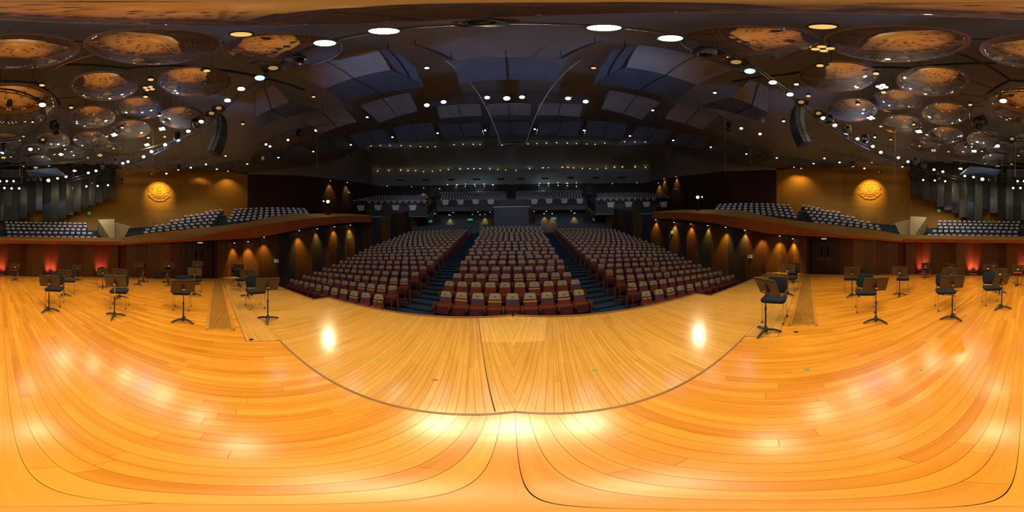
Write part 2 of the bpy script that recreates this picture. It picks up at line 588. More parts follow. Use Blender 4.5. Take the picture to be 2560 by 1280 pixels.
# lift seam across the apron, rounded front edge, front face
mb = MB()
mb.bar(apt(-1, 0.116, 0.02, -0.002), apt(-1, 0.116, DEP1-0.02, -0.002), 0.007, 0.006)
mb.build('lift_seam', 'dark_pit', apron)
fe = [(-12.0, 2.98-0.253*12.0), (-4.87, 2.98-0.253*4.87), (-4.89, 3.52-0.253*4.89), (0, 3.52), (4.89, 3.52-0.253*4.89), (4.87, 2.98-0.253*4.87), (12.0, 2.98-0.253*12.0)]
for (ax, ay), (bx_, by_) in zip(fe, fe[1:]):
    mb = MB()
    d = V((bx_-ax, by_-ay, 0)).normalized()*0.03
    mb.bar(V((ax, ay+0.03, -0.012))-d, V((bx_, by_+0.03, -0.012))+d, 0.085, 0.045)
    mb.cyl(V((ax, ay+0.075, -0.012))-d, V((bx_, by_+0.075, -0.012))+d, 0.0225, n=8)
    mb.build('edge_moulding', 'edge_wood', apron)
mb = MB()
for (ax, ay), (bx_, by_) in zip(fe, fe[1:]):
    mb.add([(ax, ay+0.03, -0.03), (bx_, by_+0.03, -0.03), (bx_, by_+0.03, -1.3), (ax, ay+0.03, -1.3)], [(0,1,2,3)])
mb.build('front_face', 'panel_wood', apron)
mb = MB()
mb.poly([(x, y-0.0, -0.022) for x, y in fe]+[(12.0,-2.4,-0.022), (0,0.6,-0.022), (-12.0,-2.4,-0.022)], (0,0,-0.2))
mb.build('apron_base', 'dark_pit', apron)

# floor grilles either side of the conductor
for s in (1, -1):
    side = 'right of the conductor, beside the right stage door' if s > 0 else 'left of the conductor, beside the left stage door'
    g = thing('floor_grille', 'long slatted wooden floor vent running to the %s stage door' % ('right' if s > 0 else 'left'), 'floor vent', (s*2.8, -0.62, 0), 0)
    L_ = 7.28
    X = V((s*cb, -sb, 0)); Y = V((s*sb, cb, 0)) if s > 0 else V((-sb, cb, 0))
    Y = V((s*sb, cb, 0))
    fr = MB()
    for w in (-0.235, 0.235):
        fr.bar(X*0.0+Y*w+V((0,0,-0.004)), X*L_+Y*w+V((0,0,-0.004)), 0.05, 0.016)
    for u in (0.0, L_):
        fr.bar(X*u-Y*0.26+V((0,0,-0.004)), X*u+Y*0.26+V((0,0,-0.004)), 0.05, 0.016)
    fr.build('frame', 'grille_wood', g)
    pit = MB()
    pit.poly([X*0-Y*0.23+V((0,0,-0.0195)), X*L_-Y*0.23+V((0,0,-0.0195)), X*L_+Y*0.23+V((0,0,-0.0195)), X*0+Y*0.23+V((0,0,-0.0195))], (0,0,-0.001))
    pit.build('pit_shade', 'dark_pit', g)  # thin sheet just below the slats, its black stands in for deep shade
    sl = MB()
    sl.bar(-Y*0.215, Y*0.215, 0.026, 0.016)
    me = sl.data('slat', 'grille_wood')
    n = int(L_/0.056)
    for k in range(n):
        o = ob('slat', me, g)
        o.location = X*(0.045+k*(L_-0.09)/(n-1))+V((0,0,-0.009))

# bits of tape and marks on the boards
for px, py, w, h, mat, lab in [(2017,924,0.05,0.03,'mark_teal','teal square of tape on the boards behind the conductor'),
        (2303,925,0.03,0.02,'mark_teal','small teal scrap of tape on the main stage boards'),
        (1088,950,0.045,0.025,'mark_red','red square of tape on the apron boards'),
        (945,900,0.05,0.02,'mark_green','green tape dash on the apron boards, near the conductor'),
        (1001,855,0.05,0.018,'mark_green','green tape dash on the apron boards, in mid depth'),
        (1036,819,0.06,0.02,'mark_green','green tape dash on the apron boards, closest to the stalls'),
        (1487,926,0.06,0.02,'mark_green','longer green tape dash across the wavy grained apron boards'),
        (1446,869,0.06,0.02,'mark_green','green tape dash between two apron boards with wavy grain'),
        (2055,880,0.02,0.015,'mark_blue','tiny blue scrap on the main stage boards'),
        (2195,814,0.03,0.02,'mark_red','red spot of tape under a music stand foot')]:
    p = on_z(px, py, 0.0)
    mb = MB().box((0,0,0.001), (w, h, 0.002))
    o = tag(mb.build('tape_mark', mat), lab, 'tape mark')
    o.location = p
    o.rotation_euler.z = -math.atan2(p.x, p.y)
for px, py, lab in [(628,849,'small round brass floor socket by the left strip end'), (1990,830,'small round brass floor socket by the right strip end')]:
    p = on_z(px, py, 0)
    o = tag(MB().lathe([(0.0,0.004),(0.03,0.004),(0.035,0.0)][::-1], 14).build('floor_socket', 'black_steel'), lab, 'socket')
    o.location = p

# ================================================================ WALLS AROUND THE STAGE (below the galleries)
def panelled(parent, pts, z0, zt, width, mats, name='panel', zig=0.05, thick=0.05):
    """boards along a polyline in plan; zt(i, t) gives the top"""
    i = 0
    for (a, b), zz in zip(zip(pts, pts[1:]), zt):
        a, b = V(a), V(b)
        n = max(1, round((b-a).length/width))
        nrm = V((-(b-a).y, (b-a).x)).normalized()
        for k in range(n):
            p, q = a.lerp(b, k/n), a.lerp(b, (k+1)/n)
            o0 = nrm*(zig if i % 2 else -zig)
            o1 = nrm*(-zig if i % 2 else zig)
            p3, q3 = p+o0, q+o1
            g = (q3-p3).normalized()*0.004
            zA, zB = lerp(zz[0], zz[1], k/n), lerp(zz[0], zz[1], (k+1)/n)
            t = nrm*thick
            c = (p3+q3)/2
            mb = MB()
            P = [p3+g, q3-g, q3-g+t, p3+g+t]
            mb.add([(v.x-c.x, v.y-c.y, z0) for v in P]+[(P[0].x-c.x, P[0].y-c.y, zA), (P[1].x-c.x, P[1].y-c.y, zB), (P[2].x-c.x, P[2].y-c.y, zB), (P[3].x-c.x, P[3].y-c.y, zA)],
                   [(0,3,2,1),(4,5,6,7),(0,1,5,4),(1,2,6,5),(2,3,7,6),(3,0,4,7)])
            o = mb.build(name, mats[(i*7+3) % len(mats)], parent)
            o.location = (c.x, c.y, 0)
            i += 1
WM = ['panel_wood', 'panel_wood_tan', 'panel_wood', 'panel_wood_red', 'panel_wood']
# back wall: folded panels, each V-shaped niche holds an up-light
wb = snode('wall_back')
R0 = 11.25
niche_px = [0, 127, -127, 253, -253]
def daz(px): return px/2560*360
edges = []
for c in (-253, -127, 0, 127, 253):
    edges += [(c-20, R0), (c, R0+0.42), (c+20, R0)]
    if c < 253:
        edges += [(c+48, R0-0.10), (c+66, R0+0.12), (c+84, R0-0.10)]
edges = [(-296, R0+0.1)]+edges+[(296, R0+0.1)]
pts = [V((r*sin(rad(180+daz(p))), r*cos(rad(180+daz(p))))) for p, r in edges]
for i, (a, b) in enumerate(zip(pts, pts[1:])):
    out = ((a+b)/2).normalized()*0.05
    c = (a+b)/2
    P = [a, b, b+out, a+out]
    mb = MB()
    mb.add([(v.x-c.x, v.y-c.y, z) for z in (0.0, 2.25) for v in P], [(0,3,2,1),(4,5,6,7),(0,1,5,4),(1,2,6,5),(2,3,7,6),(3,0,4,7)])
    o = mb.build('panel', WM[(i*3) % 5] if i % 6 else 'panel_wood_tan', wb)
    o.location = (c.x, c.y, 0)
for c in niche_px:
    a = 180+daz(c)
    p = pol(a, R0-0.02, 0)
    g = thing('floor_uplight', 'low black LED wash light at the foot of a red lit wall niche', 'light', p, -rad(a), 'up-lights in the wall niches')
    MB().box((0,0,0.035), (0.62, 0.10, 0.07)).build('housing', 'black_steel', g)
    MB().box((0,0.0,0.0715), (0.52, 0.05, 0.003)).build('lens', 'lamp_red', g)
    for dx in (-0.16, 0.16):
        t = V((cos(rad(a)), -sin(rad(a)), 0))
        spot('niche_red', p+t*dx+V((0,0,0.10)), pol(a, R0+0.30, 1.05)+t*dx*0.5, P_RED, (1.0, 0.27, 0.19), 80, 1.0, 0.05)
    spot('niche_blue', p+V((0,0,0.09)), pol(a, R0+0.3, 0.5), P_RED*0.12, (0.25, 0.12, 1.0), 110, 0.9, 0.05)
# low black vent along the foot of the back wall
for s in (1, -1):
    g = thing('wall_vent', 'black toothed vent strip at the foot of the back wall, %s side' % ('right' if s > 0 else 'left'), 'vent')
    mb = MB()
    for k in range(46):
        a = 180-s*(4+k*0.42)
        mb.box(pol(a, R0-0.28, 0.012), (0.035, 0.14, 0.024), Matrix.Rotation(-rad(a+18), 3, 'Z'))
    mb.build('tooth_row', 'black_steel', g)['kind'] = 'stuff'
    mb = MB()
    P = [pol(180-s*(3+k*1.0), R0-0.18, 0.02) for k in range(23)]
    mb.tube(P, 0.02, 5)
    mb.build('rail', 'black_steel', g)

# side walls on the stage, with the doors
for s, nm in ((-1, 'left'), (1, 'right')):
    w = snode('wall_stage_%s' % nm)
    A = [V((s*x, y)) for x, y in SIDE]
    ordr = lambda L_: L_ if s > 0 else L_
    panelled(w, [A[0], A[1], A[2]], 0, [(2.35, 2.45), (2.45, 2.6)], 0.72, WM, zig=0.06*s)
    panelled(w, [A[3], A[4], V((s*12.25, 0.2))], 0, [(2.75, 2.95), (2.95, 3.05)], 0.95, ['panel_wood_tan', 'panel_wood', 'panel_wood_tan'], zig=0.05*s)
    # return between back wall and side wall
    mb = MB()
    a = pol(180+s*-1*daz(296)*1, R0+0.1, 0)
    a = V((s*abs(a.x), a.y, 0))
    mb.poly([a, V((s*7.6,-8.75,0)), V((s*7.7,-8.85,0)), a+V((s*0.1,-0.1,0))], (0,0,2.4))
    mb.build('panel', 'panel_wood_red', w)
    # double door set back between SIDE[2] and SIDE[3]
    p0, p1 = A[2], A[3]
    d = (p1-p0).normalized()
    nrm = V((-d.y, d.x))
    if nrm.dot(-p0) < 0:
        nrm = -nrm
    door = snode('door_%d' % (1 if s < 0 else 2))
    back = -nrm*0.35
    def P3(t, off, z):
        q = p0+d*t+nrm*off
        return V((q.x, q.y, z))
    Ld = (p1-p0).length
    for t0, t1, nme in ((0.22, Ld/2-0.01, 'leaf'), (Ld/2+0.01, Ld-0.22, 'leaf')):
        mb = MB()
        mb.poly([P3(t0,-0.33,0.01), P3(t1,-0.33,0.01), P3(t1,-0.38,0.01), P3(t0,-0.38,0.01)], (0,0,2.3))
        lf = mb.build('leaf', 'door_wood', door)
        inner = t1 if t0 < Ld/2-0.3 else t0
        sg = -1 if inner == t1 else 1
        mb = MB()
        mb.poly([P3(inner+sg*0.13,-0.322,1.18), P3(inner+sg*0.27,-0.322,1.18), P3(inner+sg*0.27,-0.335,1.18), P3(inner+sg*0.13,-0.335,1.18)], (0,0,0.68))
        mb.build('window_slot', 'glass_dark', lf)
        mb = MB()
        mb.poly([P3(inner+sg*0.12,-0.322,0.92), P3(inner+sg*0.28,-0.322,0.92), P3(inner+sg*0.28,-0.332,0.92), P3(inner+sg*0.12,-0.332,0.92)], (0,0,0.22))
        mb.build('push_plate', 'panel_wood_tan', lf)
    for t0, t1 in ((0.0, 0.2), (Ld-0.2, Ld)):
        mb = MB()
        mb.poly([P3(t0,0.02,0), P3(t1,0.02,0), P3(t1 if t0 > 0.1 else t1,-0.40,0), P3(t0,-0.40,0)], (0,0,2.6))
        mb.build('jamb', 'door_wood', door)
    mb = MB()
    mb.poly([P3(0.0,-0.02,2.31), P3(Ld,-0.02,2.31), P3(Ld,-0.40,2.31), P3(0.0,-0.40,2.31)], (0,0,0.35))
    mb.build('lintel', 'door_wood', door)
    c = P3(Ld/2, 0.03, 2.36)
    g = thing('door_lamp', 'slim lit bar lamp above the %s stage door' % nm, 'lamp', c, math.atan2(d.y, d.x))
    MB().box((0,0,0.03), (0.36, 0.06, 0.05)).build('housing', 'seat_frame', g)
    MB().box((0,0,0.0), (0.32, 0.062, 0.05)).build('diffuser', 'lamp_sign', g)

# walls beside the stalls
STW = [(12.25,0.2), (12.75,3.2), (13.6,6.2), (14.75,11.2), (14.85,16.0), (14.85,22.5), (17.5,26.5)]
for s, nm in ((-1, 'left'), (1, 'right')):
    w = snode('wall_stalls_%s' % nm)
    tops = [(3.1,3.6), (3.6,4.4), (4.4,5.4), (5.4,7.2), (7.2,9.5), (9.5,9.5)]
    panelled(w, [V((s*x, y)) for x, y in STW], -1.3, tops, 1.45, ['rear_wood', 'panel_wood_tan', 'rear_wood', 'panel_wood'], zig=0.10*s)

# ================================================================ OUTER SHELL OF THE HALL (upper walls, ceiling)
def wall_r(az):                                     # plan radius of the outer wall at |azimuth|
    az = abs(az)
    T = [(0,36), (46,36), (50,34.7), (60,28.2), (75,23.1), (93,20.6), (116,19.9), (139.6,19.6), (150,19.2), (180,19.0)]
    for (a0,r0),(a1,r1) in zip(T, T[1:]):
        if a0 <= az <= a1:
            return r0+(r1-r0)*(az-a0)/(a1-a0)
def wall_top(az):
    az = abs(az)
    T = [(0,18.3), (50,18.2), (60,16), (75,14.2), (93,13.0), (139.6,13.2), (180,12.8)]
    for (a0,r0),(a1,r1) in zip(T, T[1:]):
        if a0 <= az <= a1:
            return r0+(r1-r0)*(az-a0)/(a1-a0)
def ceil_edge(az):                                  # (radius, z) where the ceiling ends
    az = abs(az)
    T = [(0,28,24.8), (49,28,24.8), (60,26.5,19.8), (75,22.9,15.6), (93,20.55,13.2), (139.6,19.55,13.4), (180,18.95,13.0)]
    for t0, t1 in zip(T, T[1:]):
        if t0[0] <= az <= t1[0]:
            k = (az-t0[0])/(t1[0]-t0[0])
            return t0[1]+(t1[1]-t0[1])*k, t0[2]+(t1[2]-t0[2])*k
def ceil_z(az, r):
    re, ze = ceil_edge(az)
    t = min(1, r/re)
    return 15.4+(ze-15.4)*t**1.7
mb = MB()
NA, NR = 120, 14
rows = []
for i in range(NA):
    az = -180+360*i/NA
    re, ze = ceil_edge(az)
    rows.append([pol(az, re*k/NR, ceil_z(az, re*k/NR)) for k in range(1, NR+1)])
vs_ = [V((0,0,15.4))]+[p for r in rows for p in r]
fs_ = []
for i in range(NA):
    j = (i+1) % NA
    fs_.append((0, 1+i*NR, 1+j*NR))
    for k in range(NR-1):
        fs_.append((1+i*NR+k, 1+i*NR+k+1, 1+j*NR+k+1, 1+j*NR+k))
mb.add(vs_, fs_)
struct(mb.build('ceiling', 'ceiling_paint', None, smooth='all'))
def azs(a, b, n):
    return [a+(b-a)*i/n for i in range(n+1)]
def wall_seg(name, a, b, mat, z0=-1.6, n=12):
    A = azs(a, b, n)
    mb = MB()
    mb.strip([pol(t, wall_r(t), z0) for t in A], [pol(t, wall_r(t), wall_top(t)) for t in A])
    return struct(mb.build(name, mat))
WL = wall_seg('wall_left', -93, -139.6, 'plaster_orange', n=2)
WR = wall_seg('wall_right', 93, 139.6, 'plaster_orange', n=2)
wall_seg('wall_left_rear', -46, -93, 'plaster_dark')
wall_seg('wall_right_rear', 46, 93, 'plaster_dark')
wall_seg('wall_choir', 139.6, 220.4, 'plaster_orange', n=20) if False else None
mb = MB()
A = azs(139.6, 220.4, 20)
f_ = lambda t: t if t <= 180 else 360-t
mb.strip([pol(t, wall_r(f_(t)), 1) for t in A], [pol(t, wall_r(f_(t)), wall_top(f_(t))) for t in A])
struct(mb.build('wall_choir', 'plaster_orange'))
wall_seg('wall_rear', -46, 46, 'rear_wood', z0=10)
# sloping strip between the ceiling edge and the wall head
for nm, a, b in (('left', -49, -93), ('right', 49, 93)):
    A = azs(a, b, 12)
    mb = MB()
    mb.strip([pol(t, *ceil_edge(t)) for t in A], [pol(t, wall_r(t), wall_top(t)) for t in A])
    struct(mb.build('ceiling_slope_%s' % nm, 'ceiling_paint'))
# bulkhead above the rear balcony: two waves of coved panels with little lamps tucked on the ledges
def wave(t):
    return 0.2*cos(rad(t*360/26.0))
bulk = snode('wall_rear_upper')
A = azs(-49.5, 49.5, 90)
mb = MB()
up = [pol(t, 28.0, 24.85) for t in A]
u1 = [pol(t, 28.3, 23.95+wave(t)) for t in A]
u2 = [pol(t, 28.0, 23.75+wave(t)) for t in A]
l1 = [pol(t, 34.6, 21.55+wave(t)) for t in A]
mb.strip(up, u1).strip(u1, u2).strip(u2, l1)
mb.build('upper_panel', 'bulkhead_paint', bulk, smooth='all')
mb = MB()
l2 = [pol(t, 34.75, 21.0+wave(t)) for t in A]
l3 = [pol(t, 34.45, 20.8+wave(t)) for t in A]
l4 = [pol(t, 36.0, 18.2) for t in A]
mb.strip(l1, l2).strip(l2, l3).strip(l3, l4)
mb.build('lower_panel', 'bulkhead_paint', bulk, smooth='all')
for k, t in enumerate((-39, -30, -21, -12, -3.5, 3.5, 12, 21, 30, 39)):
    mb = MB()
    a0, a1 = pol(t-1.2, 35.2, 19.35), pol(t+1.2, 35.2, 19.35)
    mb.bar(a0, a1, 0.25, 0.22)
    mb.build('slot_vent', 'dark_pit', bulk)
# end cheeks of the bulkhead
for s in (-1, 1):
    mb = MB()
    t = s*49.5
    mb.add([pol(t,28,24.2), pol(t,28,23.6), pol(t,34.5,20.7), pol(t,36,18.0), pol(t,34.0,18.0), pol(t,27.8,19.5)], [(0,1,2,3,4,5)])
    mb.build('end_cheek', 'ceiling_paint', bulk)

# ================================================================ SEATS (two liveries, one shape)
def seat_parts(fab, fabd, cover):
    P = {}
    # the seat faces -y; origin on the floor under the middle of the seat
    mb = MB()
    mb.loft([(0.36,0,0.10,0.40,0.06,0.02), (0.40,0,0.11,0.45,0.10,0.03), (0.62,0,0.16,0.43,0.10,0.03), (0.78,0,0.20,0.38,0.09,0.03), (0.90,0,0.225,0.345,0.075,0.03), (0.955,0,0.235,0.31,0.05,0.025)], 2)
    P['backrest'] = mb.data('backrest', fab, smooth=True)
    mb = MB()
    mb.loft([(0.80,0,0.203,0.385,0.10,0.03), (0.83,0,0.209,0.378,0.10,0.03), (0.93,0,0.23,0.335,0.085,0.03), (0.97,0,0.238,0.29,0.05,0.02)], 2)
    P['headrest_cover'] = mb.data('headrest_cover', cover, smooth=True)
    mb = MB()
    mb.box((0, 0.157, 0.885), (0.055, 0.012, 0.03), Matrix.Rotation(rad(-12), 3, 'X'))
    P['number_tag'] = mb.data('number_tag', 'tape_blue')
    mb = MB()                                       # tipped-up seat pan, its rim on top
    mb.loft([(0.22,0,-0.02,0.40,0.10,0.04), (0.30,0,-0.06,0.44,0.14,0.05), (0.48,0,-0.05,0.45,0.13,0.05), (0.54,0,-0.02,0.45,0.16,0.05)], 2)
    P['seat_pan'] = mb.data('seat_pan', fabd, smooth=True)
    mb = MB()
    mb.loft([(0.53,0,-0.01,0.455,0.18,0.05), (0.56,0,0.0,0.455,0.18,0.05), (0.575,0,0.01,0.42,0.14,0.05)], 2)
    P['seat_cushion'] = mb.data('seat_cushion', fab, smooth=True)
    mb = MB()
    mb.loft([(0.45,0.265,-0.10,0.06,0.18,0.02), (0.50,0.265,-0.06,0.075,0.30,0.03), (0.60,0.265,-0.05,0.075,0.32,0.03), (0.62,0.265,-0.05,0.055,0.29,0.03)], 2)
    P['armrest'] = mb.data('armrest', fab, smooth=True)
    mb = MB()
    mb.box((0.265, 0.0, 0.25), (0.035, 0.12, 0.42))
    mb.box((0.265, 0.0, 0.02), (0.06, 0.24, 0.04))
    P['standard'] = mb.data('standard', 'seat_frame')
    for s in ('blue', 'gold'):
        mb = MB()
        mb.loft([(0.715,0,0.183,0.415,0.112,0.03), (0.75,0,0.192,0.402,0.112,0.03)], 2)
        P['tape_'+s] = mb.data('tape_band', 'tape_'+s)
    mb = MB()
    mb.loft([(0.0,0.30,0.06,0.03,0.12,0.01), (0.30,0.30,0.04,0.03,0.14,0.01), (0.52,0.30,0.02,0.03,0.22,0.01)], 2)
    P['end_panel'] = mb.data('end_panel', 'end_olive')
    return P
RED = seat_parts('seat_red', 'seat_red_dark', 'cover_tan')
BLU = seat_parts('seat_blue', 'seat_blue_dark', 'cover_white')
arm_l = {}
for nm, src in (('RED', RED), ('BLU', BLU)):
    for k in ('armrest', 'standard'):
        me = src[k].copy()
        for v in me.vertices:
            v.co.x = -v.co.x
        me.flip_normals()
        src[k+'_l'] = me
def put_seat(P, loc, rotz, label, group, tape=None, left_arm=False, end=0, near=True):
    o = thing('stalls_seat' if near else 'gallery_seat', label, 'seat', loc, rotz, group)
    names = ['backrest', 'seat_pan', 'seat_cushion', 'armrest', 'standard'] if near else ['backrest', 'seat_pan', 'armrest']
    for k in names:
        ob(k, P[k], o)
    c = ob('headrest_cover', P['headrest_cover'], o)
    if near:
        ob('number_tag', P['number_tag'], c)
    if tape:
        ob('tape_band', P['tape_'+tape], o)
    if left_arm:
        ob('armrest', P['armrest_l'], o)
        ob('standard', P['standard_l'], o)
    if end:
        e = ob('end_panel', P['end_panel'], o)
        if end < 0:
            e.scale.x = -1
    return o
class Stuff:                                        # far seats gathered in one mesh
    def __init__(self, mats):
        self.mats, self.v, self.f, self.mi, self.cache = mats, [], [], [], {}
    def add(self, me, M, mi):
        if me.name not in self.cache:
            self.cache[me.name] = ([v.co.copy() for v in me.vertices], [tuple(p.vertices) for p in me.polygons])
        vs_, fs_ = self.cache[me.name]
        b = len(self.v)
        self.v += [tuple(M @ v) for v in vs_]
        self.f += [tuple(b+i for i in f) for f in fs_]
        self.mi += [mi]*len(fs_)
    def seat(self, P, loc, rotz, tape=None):
        M = Matrix.Translation(loc) @ Matrix.Rotation(rotz, 4, 'Z')
        for k, mi in (('backrest',0), ('seat_pan',1), ('armrest',0), ('headrest_cover',2)):
            self.add(P[k], M, mi)
        if tape:
            self.add(P['tape_'+tape], M, 3 if tape == 'blue' else 4)
    def build(self, name, label, cat):
        if not self.v:
            return
        me = bpy.data.meshes.new(name)
        me.from_pydata(self.v, [], self.f)
        for m in self.mats:
            me.materials.append(MATS[m])
        me.polygons.foreach_set('material_index', self.mi)
        me.polygons.foreach_set('use_smooth', [True]*len(self.f))
        me.update()
        return tag(ob(name, me), label, cat, kind='stuff')

# ================================================================ THE STALLS
PITCH, SEATW = 0.95, 0.53
ZT = [0.02, 0.20, 0.40, 0.61, 0.86, 1.13, 1.40, 1.67, 1.95, 2.25, 2.56, 2.88, 3.21, 3.54, 3.88, 4.22, 4.57, 4.92, 5.27]
ZF = [z-0.98 for z in ZT]                           # floor of side row i; centre row i stands on ZF[i+1]
NC = [9,10,10,10,11,11,11,12,12,12,13,13,13,13,14,14,14,15]
TH = math.atan(0.285)
cs, ss = cos(TH), sin(TH)
INX = [4.17,4.36,4.5,4.55,4.66,4.72,4.86,5.0,5.05,5.15,5.3,5.36,5.42,5.46,5.53,5.6,5.66,5.7,5.74]
INY = [3.74+0.955*i-0.0 for i in range(19)]
OUTX = [10.1,10.39,10.7,11.05,11.3,11.65,11.93,12.2,12.6,12.9,13.1,13.13,13.13,13.13,13.13,13.13,13.13,13.13,13.13]
rows = []                                           # (block, row index, list of (loc, rotz))
for i in range(18):
    y, zf, n = 4.7+PITCH*i, ZF[i+1], NC[i]
    rows.append(('centre', i, [(V(((k-(n-1)/2)*SEATW, y, zf)), 0.0) for k in range(n)]))
for s, nm in ((-1,'left'), (1,'right')):
    for i in range(18):
        x0, y0, x1 = INX[i], INY[i], OUTX[i]
        ln = (x1-x0)/cs
        n = int(ln/0.52)+1
        sp = ln/(n-1)
        L_ = []
        for k in range(n):
            u = k*sp
            L_.append((V((s*(x0+u*cs), y0-u*ss, ZF[i])), -s*TH))
        rows.append((nm, i, L_))
ORD = ['front','second','third','fourth','fifth','sixth','seventh','eighth','ninth','tenth','eleventh','twelfth','thirteenth','fourteenth','fifteenth','sixteenth','seventeenth','last']
allseats = []
for blk, i, L_ in rows:
    for k, (loc, rz) in enumerate(L_):
        tape = None
        p_ = 0.62 if i == 0 else (0.42 if i < 7 else 0.25 if i < 12 else 0.08)
        if blk == 'centre' and i == 0:
            tape = ('blue', 'gold')[k % 2]
        elif blk != 'centre' and i == 0:
            tape = ('gold', 'blue')[k % 2]
        elif rnd.random() < p_:
            tape = rnd.choice(('blue', 'gold'))
        allseats.append((loc.x**2+loc.y**2+(loc.z-CAM_H)**2, blk, i, k, len(L_), loc, rz, tape))
allseats.sort(key=lambda t: t[0])
far = Stuff(['seat_red', 'seat_red_dark', 'cover_tan', 'tape_blue', 'tape_gold'])
for j, (d_, blk, i, k, n, loc, rz, tape) in enumerate(allseats):
    if j < 300:
        tx = {'blue': 'with a blue tape band', 'gold': 'with a gold tape band', None: 'without tape'}[tape]
        bl = {'centre': 'centre block', 'left': 'block by the left wall', 'right': 'block by the right wall'}[blk]
        lab = 'red seat %s, %s row of the %s' % (tx, ORD[i], bl)
        aisle = (k == 0 or (blk == 'centre' and k == n-1))
        end = 0
        if blk != 'centre' and k == 0:
            end = 1 if blk == 'left' else -1
        lft = (k == 0 and blk == 'centre') or (blk == 'left' and k == n-1) or (blk == 'right' and k == 0)
        put_seat(RED, loc, rz, lab, 'red seats in the stalls, %s row, %s, %s' % (ORD[i], blk, tape or 'plain'), tape, lft, end)
    else:
        far.seat(RED, loc, rz, tape)
far.build('far_stalls_seats', 'rows of red seats at the back and far sides of the stalls', 'seats')

# terraces under the rows
st = snode('floor_stalls')
mb_me = None
for i in range(18):
    y, zf, n = 4.7+PITCH*i, ZF[i+1], NC[i]
    hw = (n-1)/2*SEATW+0.42
    mb = MB().poly([(-hw, y-0.50, zf), (hw, y-0.50, zf), (hw, y+0.45, zf), (-hw, y+0.45, zf)], (0,0,-0.9))
    mb.build('row_terrace', 'stall_floor', st)
for s in (-1, 1):
    for i in range(18):
        x0, y0, x1 = INX[i]-0.42, INY[i]+0.42*0.285, OUTX[i]+0.42
        ln = (x1-x0)/cs
        def P(u, v):
            return (s*(x0+u*cs+v*ss), y0-u*ss+v*cs, ZF[i])
        mb = MB().poly([P(0,-0.5), P(ln,-0.5), P(ln,0.45), P(0,0.45)], (0,0,-0.9))
        mb.build('row_terrace', 'stall_floor', st)
# base slab under everything
mb = MB()
mb.add([(-16,-1.5,-1.6), (16,-1.5,-1.6), (16,6,-1.5), (-16,6,-1.5), (16,22,3.4), (-16,22,3.4), (20,31.5,3.9), (-20,31.5,3.9)], [(0,1,2,3), (3,2,4,5), (5,4,6,7)])
mb.build('slab', 'dark_pit', st)
# aisle stairs: two steps for each row
for s, nm in ((-1,'left'), (1,'right')):
    w = snode('stair_aisle_%s' % nm)
    for i in range(18):
        z0, z1 = ZF[i+1], (ZF[i+2] if i < 17 else ZF[18]+0.3)
        y = 4.7+PITCH*i-0.5
        n = NC[i]
        xi = (n-1)/2*SEATW+0.38
        xo = INX[min(18, i+1)]-0.36
        for h, z in ((0, z0-0.07), (1, (z0+z1)/2-0.06)):
            yy = y+h*PITCH/2
            mb = MB()
            q = [(s*xi, yy, z), (s*(xo+0.06), yy, z), (s*(xo+0.06), yy+PITCH/2+0.03, z), (s*xi, yy+PITCH/2+0.03, z)]
            mb.poly(q, (0,0,-0.035))
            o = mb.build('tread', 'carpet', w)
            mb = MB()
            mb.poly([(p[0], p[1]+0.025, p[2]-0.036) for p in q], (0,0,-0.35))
            mb.build('riser', 'carpet_riser', w)
    mb = MB()                                       # landing in front of the first step
    mb.poly([(s*2.4, 2.6, -1.02), (s*4.6, 2.2, -1.02), (s*4.6, 4.4, -1.02), (s*2.4, 4.4, -1.02)], (0,0,-0.1))
    mb.build('landing', 'carpet', w)
    w = snode('stair_wall_%s' % nm)
    for i in range(18):
        x0, y0 = OUTX[i]+0.40, INY[i]-(OUTX[i]-INX[i])*0.285
        wx = 1.5 if i < 10 else 1.4
        for h in (0, 1):
            z = ZF[i]+h*(ZF[i+1]-ZF[i])/2-0.02
            def P(u, v):
                return (s*(x0+u*cs+v*ss), y0-u*ss+v*cs, z)
            v0 = -0.5+h*0.475
            mb = MB().poly([P(0,v0), P(wx,v0), P(wx,v0+0.48), P(0,v0+0.48)], (0,0,-0.3))
            mb.build('tread', 'carpet', w)
# handrail hoops along the aisles
def hoop(loc, dirv, h, wdt, label, group, mat='rail_red', r=0.02):
    d = V(dirv).normalized()
    pts = [V((0,0,0)), V((0,0,h*0.45)), d*0.0+V((0,0,h*0.62)), d*wdt*0.10+V((0,0,h*0.90)), d*wdt*0.28+V((0,0,h)), d*wdt*0.75+V((0,0,h)), d*wdt*0.95+V((0,0,h*0.94)), d*wdt+V((0,0,h*0.75)), d*wdt+V((0,0,0))]
    o = thing('handrail', label, 'handrail', loc, 0, group)
    MB().tube(pts, r, 6).build('hoop', mat, o, smooth=True)
    for q in (V((0,0,0)), d*wdt):
        MB().cyl(q, q+V((0,0,0.015)), r*2.2, n=8).build('foot_plate', mat, o)
for s, nm in ((-1,'left'), (1,'right')):
    for i in range(18):
        hoop((s*(INX[i]-0.52), INY[i]-0.50, ZF[i]-0.05), (s*-0.04, 1, 0.0), 1.02, 0.34,
             'red-brown hoop handrail at the %s aisle end of the %s side row' % (nm, ORD[i]), 'aisle hoop handrails')
        hoop((s*(OUTX[i]+0.50), INY[i]-(OUTX[i]-INX[i])*0.285-0.35, ZF[i]-0.02), (s*0.25, 0.9, 0.0), 1.0, 0.32,
             'thin red-brown hoop rail at the wall end of the %s row, %s block' % (ORD[i], nm), 'wall-side hoop rails')

